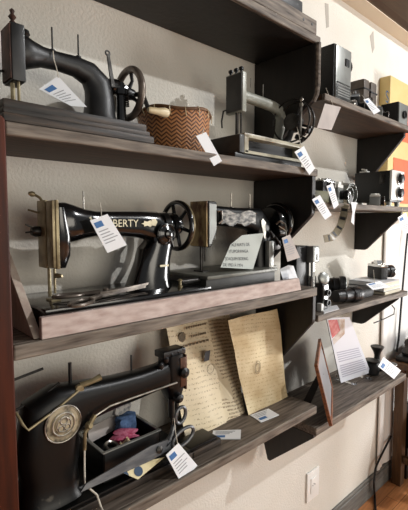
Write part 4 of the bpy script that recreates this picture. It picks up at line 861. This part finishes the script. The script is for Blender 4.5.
# acrylic stand with printed sheet
Q = [A(341, 383, -.175), A(370.5, 373, -.155), A(350, 317, -.10), A(328, 318, -.115)]
Q[0] = Z(341, 383, ZR4+.012); Q[1] = Z(370.8, 372.5, ZR4+.012); Q[3] = A(326.5, 318, -.115); Q[2] = planar(Q[0], Q[1], Q[3], EYE+ray(349.5, 317))
r = thing('sheet_holder', (Q[0]+Q[1])/2-Vector((0, 0, .012)), 'clear acrylic stand holding a white printed sheet with red picture', 'sign holder')
n = (Q[1]-Q[0]).cross(Q[3]-Q[0]).normalized(); n = n if n.dot(EYE-Q[0]) > 0 else -n
MB().prism(Q, -n*.001).build('printed_sheet', 'sheet', r, smooth=0)
def sq(a, b, o=.0006): return Q[0]*(1-a)*(1-b)+Q[1]*a*(1-b)+Q[2]*a*b+Q[3]*(1-a)*b+n*o
MB().prism([sq(.04, .97), sq(.04, .70), sq(.42, .80), sq(.42, .97)], n*.0003).build('printed_picture', 'sheetred', r, smooth=0)
MB().prism([sq(.44, .97), sq(.44, .82), sq(.04, .68), sq(.04, .60), sq(.55, .74), sq(.75, .97)], n*.0003).build('printed_picture', 'sheettan', r, smooth=0)
t = MB()
for k in range(12):
    b0 = .08+k*.035
    if k == 6: continue
    t.prism([sq(.08, b0), sq(.9, b0), sq(.9, b0+.016), sq(.08, b0+.016)], n*.0003)
t.build('printed_text', 'sheettxt', r, smooth=0)
k = MB(); w_ = -n*.003
k.prism([p-n*.002 for p in Q], -n*.003)
for f in (.25, .75):
    p = Q[0].lerp(Q[1], f); p2 = p+Vector((0, -.03, 0)); p2.z = ZR4+.0008; p3 = Vector((p.x, p.y+.06, ZR4+.0008)); p4 = p.lerp(Q[3].lerp(Q[2], f), .3)-n*.005
    dd = (Q[1]-Q[0]).normalized()*.006
    k.prism([p2-dd, p2+dd, p3+dd, p3-dd], (0, 0, .003)); k.prism([p3-dd, p3+dd, p4+dd, p4-dd], (0, .003, 0))
    k.prism([p2-dd, p2+dd, p2+dd+Vector((0, 0, .012)), p2-dd+Vector((0, 0, .012))], (0, -.003, 0))
k.build('acrylic_stand', 'acrylic', r, smooth=0)
# dark turned funnels
def funnel(x, y, prof, label):
    o = Vector((x, y, ZR4+.0006)); r = thing('iron_weight', o, label, 'metal part', 'dark turned iron pieces')
    MB().lathe(prof, o, (0, 0, 1), 28).build('body', 'iron', r); return r, o
r, o = funnel(1.865, -.138, [(.030, 0), (.034, .004), (.036, .02), (.030, .055), (.034, .062), (.034, .066), (.018, .068)], 'squat dark iron cup beside the clear sheet holder')
MB().torus((o.x, o.y, o.z+.064), (0, 0, 1), .031, .003, 28, 8).build('rim', 'dsteel', r)
r, o = funnel(1.945, -.126, [(.029, 0), (.031, .006), (.022, .014), (.014, .05), (.013, .068), (.018, .085), (.029, .104), (.031, .108), (.029, .112), (.01, .108)], 'taller dark iron funnel with a flared top near the wall')
MB().torus((o.x, o.y, o.z+.110), (0, 0, 1), .0285, .003, 28, 8).build('rim', 'dsteel', r)
r = thing('iron_ring', Vector((1.95, -.193, ZR4+.0006)), 'small dark iron ring stand behind the tag at end of lowest right shelf', 'metal part')
o = Vector((1.95, -.193, ZR4+.0006)); MB().lathe([(.026, 0), (.028, .010), (.020, .014), (.010, .016), (.010, .03), (.020, .034), (.026, .042), (.012, .044)], (o.x, o.y, ZR4+.0006), (0, 0, 1), 24).build('body', 'iron', r); MB().torus((o.x, o.y, ZR4+.040), (0, 0, 1), .024, .003, 24, 8).build('rim', 'alu', r)
price_tag([(378.2, 366.5), (383.5, 357), (401, 370.5), (394, 379)], [-.226, -.21, -.226, -.243], 'white tag leaning on the dark iron pieces at end of lowest right shelf', [A(385, 355, -.198), A(383, 357, -.205), A(383, 360, -.2125)])

# ------------------------------------------------------------------ wall bits
P = [A(305.5, 474, 0), A(316.5, 467.5, 0), A(318, 494, 0), A(307, 501, 0)]
r = thing('wall_outlet', (1.59, -.004, -1.2), 'white rectangular electric socket plate low on the wall', 'socket')
ox0, ox1, oz0, oz1 = 1.548, 1.645, -1.268, -1.130
MB().box(ox0, ox1, -.009, -.0005, oz0, oz1, .003).build('plate', 'plastic', r)
MB().box(ox0+.026, ox1-.026, -.012, -.0085, -1.235, -1.163, .002).build('socket_module', 'plastic', r)
t = MB()
for dx, dz in ((-.009, 0), (.009, 0), (0, .006)): t.lathe([(.003, 0), (.003, .0008)], ((ox0+ox1)/2+dx, -.012, -1.198+dz), (0, -1, 0), 10)
t.build('contact_hole', 'slot', r)
for q, lab in ((((325, 3), (328.5, 4), (329, 27), (326.5, 28)), 'grey strip flat on the wall above the projector'), (((370, 36), (373.5, 31), (374.5, 48), (372.5, 53)), 'grey strip flat on the wall above the leather cases')):
    tag(MB().prism([A(u, v, -.001) for u, v in q], (0, .00099, 0)).build('wall_strip', 'narrow', smooth=0), lab, 'paper strip', 'grey strips on the wall')  # narrow grey pieces laid flat against the plaster
# curtain
t = MB(); nx = 60; rows = []
for j, z in enumerate((.015, -.5, -1.0, -1.405)):
    rows.append([(2.245+.95*i/nx, -.012-.006*math.sin(i*.75+j*.15)-.003*math.sin(i*1.9), z) for i in range(nx+1)])
va = [[t.v(p) for p in rw] for rw in rows]; vb = [[t.v((p[0], p[1]+.003, p[2])) for p in rw] for rw in rows]
for j in range(3):
    for i in range(nx): t.face([va[j][i], va[j][i+1], va[j+1][i+1], va[j+1][i]]); t.face([vb[j][i], vb[j+1][i], vb[j+1][i+1], vb[j][i+1]])
for j in range(3):
    for i in (0, nx): t.face([va[j][i], va[j+1][i], vb[j+1][i], vb[j][i]])
for i in range(nx):
    for j in (0, 3): t.face([va[j][i], vb[j][i], vb[j][i+1], va[j][i+1]])
tag(t.build('curtain', 'curtain', smooth=80), 'white cloth hanging on the wall behind the side table at far right', 'curtain')
# side table with a typewriter
tz = -.778
r = thing('side_table', (2.65, -.35, ZF), 'dark wooden side table at the right edge with a square leg', 'table')
MB().box(2.30, 3.05, -.62, -.026, tz-.03, tz, .003).build('tabletop', 'tablewood', r)
for x, y in ((2.415, -.062), (3.0, -.062), (2.415, -.58), (3.0, -.58)): MB().box(x-.028, x+.028, y-.026, y+.026, ZF+.0005, tz-.03, .003).build('leg', 'tablewood', r)
MB().box(2.40, 2.42, -.55, -.092, tz-.10, tz-.03).build('apron', 'tablewood', r)
MB().box(2.395, 2.425, -.55, -.092, ZF+.14, ZF+.18, .003).build('stretcher', 'tablewood', r)
r = thing('typewriter', (2.5, -.25, tz), 'black metal typewriter on the side table at the right edge', 'typewriter')
MB().box(2.335, 2.66, -.40, -.055, tz+.0006, tz+.030, .006).build('base', 'blackp', r)
MB().box(2.36, 2.64, -.30, -.07, tz+.030, tz+.085, .02).build('body', 'black', r)
MB().tube([(2.36, -.12, tz+.115), (2.66, -.12, tz+.115)], .024, 18).build('platen', 'blackp', r)
for x in (2.345, 2.675): MB().lathe([(.02, -.01), (.022, 0), (.02, .014)], (x, -.12, tz+.115), (1, 0, 0), 18).build('platen_knob', 'blackp', r)
for x in (2.37, 2.64): MB().box(x-.004, x+.004, -.15, -.09, tz+.06, tz+.13, .002).build('side_plate', 'black', r)
for row in range(3):
    for k in range(9): MB().lathe([(.008, 0), (.009, .003), (.007, .004)], (2.39+k*.027, -.385+row*.026, tz+.031+row*.010), (0, 0, 1), 10).build('key', 'white', r)
MB().tube([(2.345, -.10, tz+.13), (2.34, -.13, tz+.15), (2.345, -.17, tz+.155)], .005, 8).build('carriage_lever', 'chrome', r)
r = thing('equipment_case', (2.7, -.45, ZF), 'black boxy case beneath the side table at the right edge', 'case')
MB().box(2.475, 2.90, -.42, -.03, ZF+.195, ZF+.40, .008).build('case_body', 'blackp', r)
MB().box(2.47, 2.905, -.425, -.025, ZF+.385, ZF+.415, .004).build('lid', 'leather', r)
for x, y in ((2.50, -.07), (2.50, -.38), (2.87, -.07), (2.87, -.38)): MB().box(x-.015, x+.015, y-.015, y+.015, ZF+.0006, ZF+.196, .003).build('support', 'blackp', r)
# cords
t = MB(); t.tube([A(396.5, 352, -.036), A(398.5, 340, -.036), A(402, 295, -.036), A(406, 250, -.036), A(408.5, 225, -.036)], .006, 8)
tag(t.build('black_rod', 'blackp'), 'thin black rod slanting up from the side table against the wall', 'rod')
pts = [A(391, 436, -.024), A(388, 442, -.026), A(381, 456, -.028), A(376, 467, -.032), A(374.5, 476, -.036), A(374, 486, -.042), Z(374.7, 496, ZF+.007), Z(375.5, 509, ZF+.007), Z(378, 530, ZF+.007)]
pp = []
for i in range(len(pts)-1):
    p0, p1, p2, p3 = pts[max(i-1, 0)], pts[i], pts[i+1], pts[min(i+2, len(pts)-1)]
    for k in range(6):
        s_ = k/6; pp.append(.5*((2*p1)+(p2-p0)*s_+(2*p0-5*p1+4*p2-p3)*s_*s_+(3*p1-p0-3*p2+p3)*s_**3))
pp.append(pts[-1])
tag(MB().tube(pp, .006, 8).build('power_cord', 'blackp'), 'dark power cord dropping beside the side table leg to the wooden floor', 'cord')
pts = [A(374, 323, -.17), A(384, 319, -.16), A(394, 314, -.15), A(394.5, 308.5, -.15), A(392, 305.5, -.15)]
tag(MB().tube(pts, .003, 6).build('wire_hook', 'blackp'), 'thin bent black wire hanging under the lens shelf bracket', 'wire')

# ------------------------------------------------------------------ light
def area(name, loc, target, size, sy, power, colr):
    l = bpy.data.lights.new(name, 'AREA'); l.shape = 'RECTANGLE'; l.size = size; l.size_y = sy; l.energy = power; l.color = colr
    o = bpy.data.objects.new(name, l); C.objects.link(o); o.location = Vector(loc)+Vector((0, 0, H0))
    d = (Vector(target)-Vector(loc)).normalized(); o.rotation_euler = d.to_track_quat('-Z', 'Y').to_euler(); return o
area('window_light_right', (4.2, -2.0, -.35), (1.2, 0, -.75), .7, 1.3, 70, (1.0, .98, .96))
area('fill_light_room', (1.2, -4.1, .1), (1.0, 0, -.2), 2.6, 1.4, 43, (1.0, .925, .80))  # unseen fill light added behind the camera for general room brightness
l = bpy.data.lights.new('ceiling_lamp', 'POINT'); l.energy = 222; l.shadow_soft_size = .035; l.color = (.98, .99, 1)
o = bpy.data.objects.new('ceiling_lamp', l); C.objects.link(o); o.location = (2.9, -2.45, 1.84+H0)
w = bpy.data.worlds.new('world'); bpy.context.scene.world = w; w.use_nodes = True
w.node_tree.nodes['Background'].inputs[0].default_value = (.95, .97, 1, 1); w.node_tree.nodes['Background'].inputs[1].default_value = .2
vs = bpy.context.scene.view_settings
vs.view_transform = 'Standard'; vs.look = 'None'; vs.gamma = 1; vs.use_curve_mapping = False; vs.exposure = .17
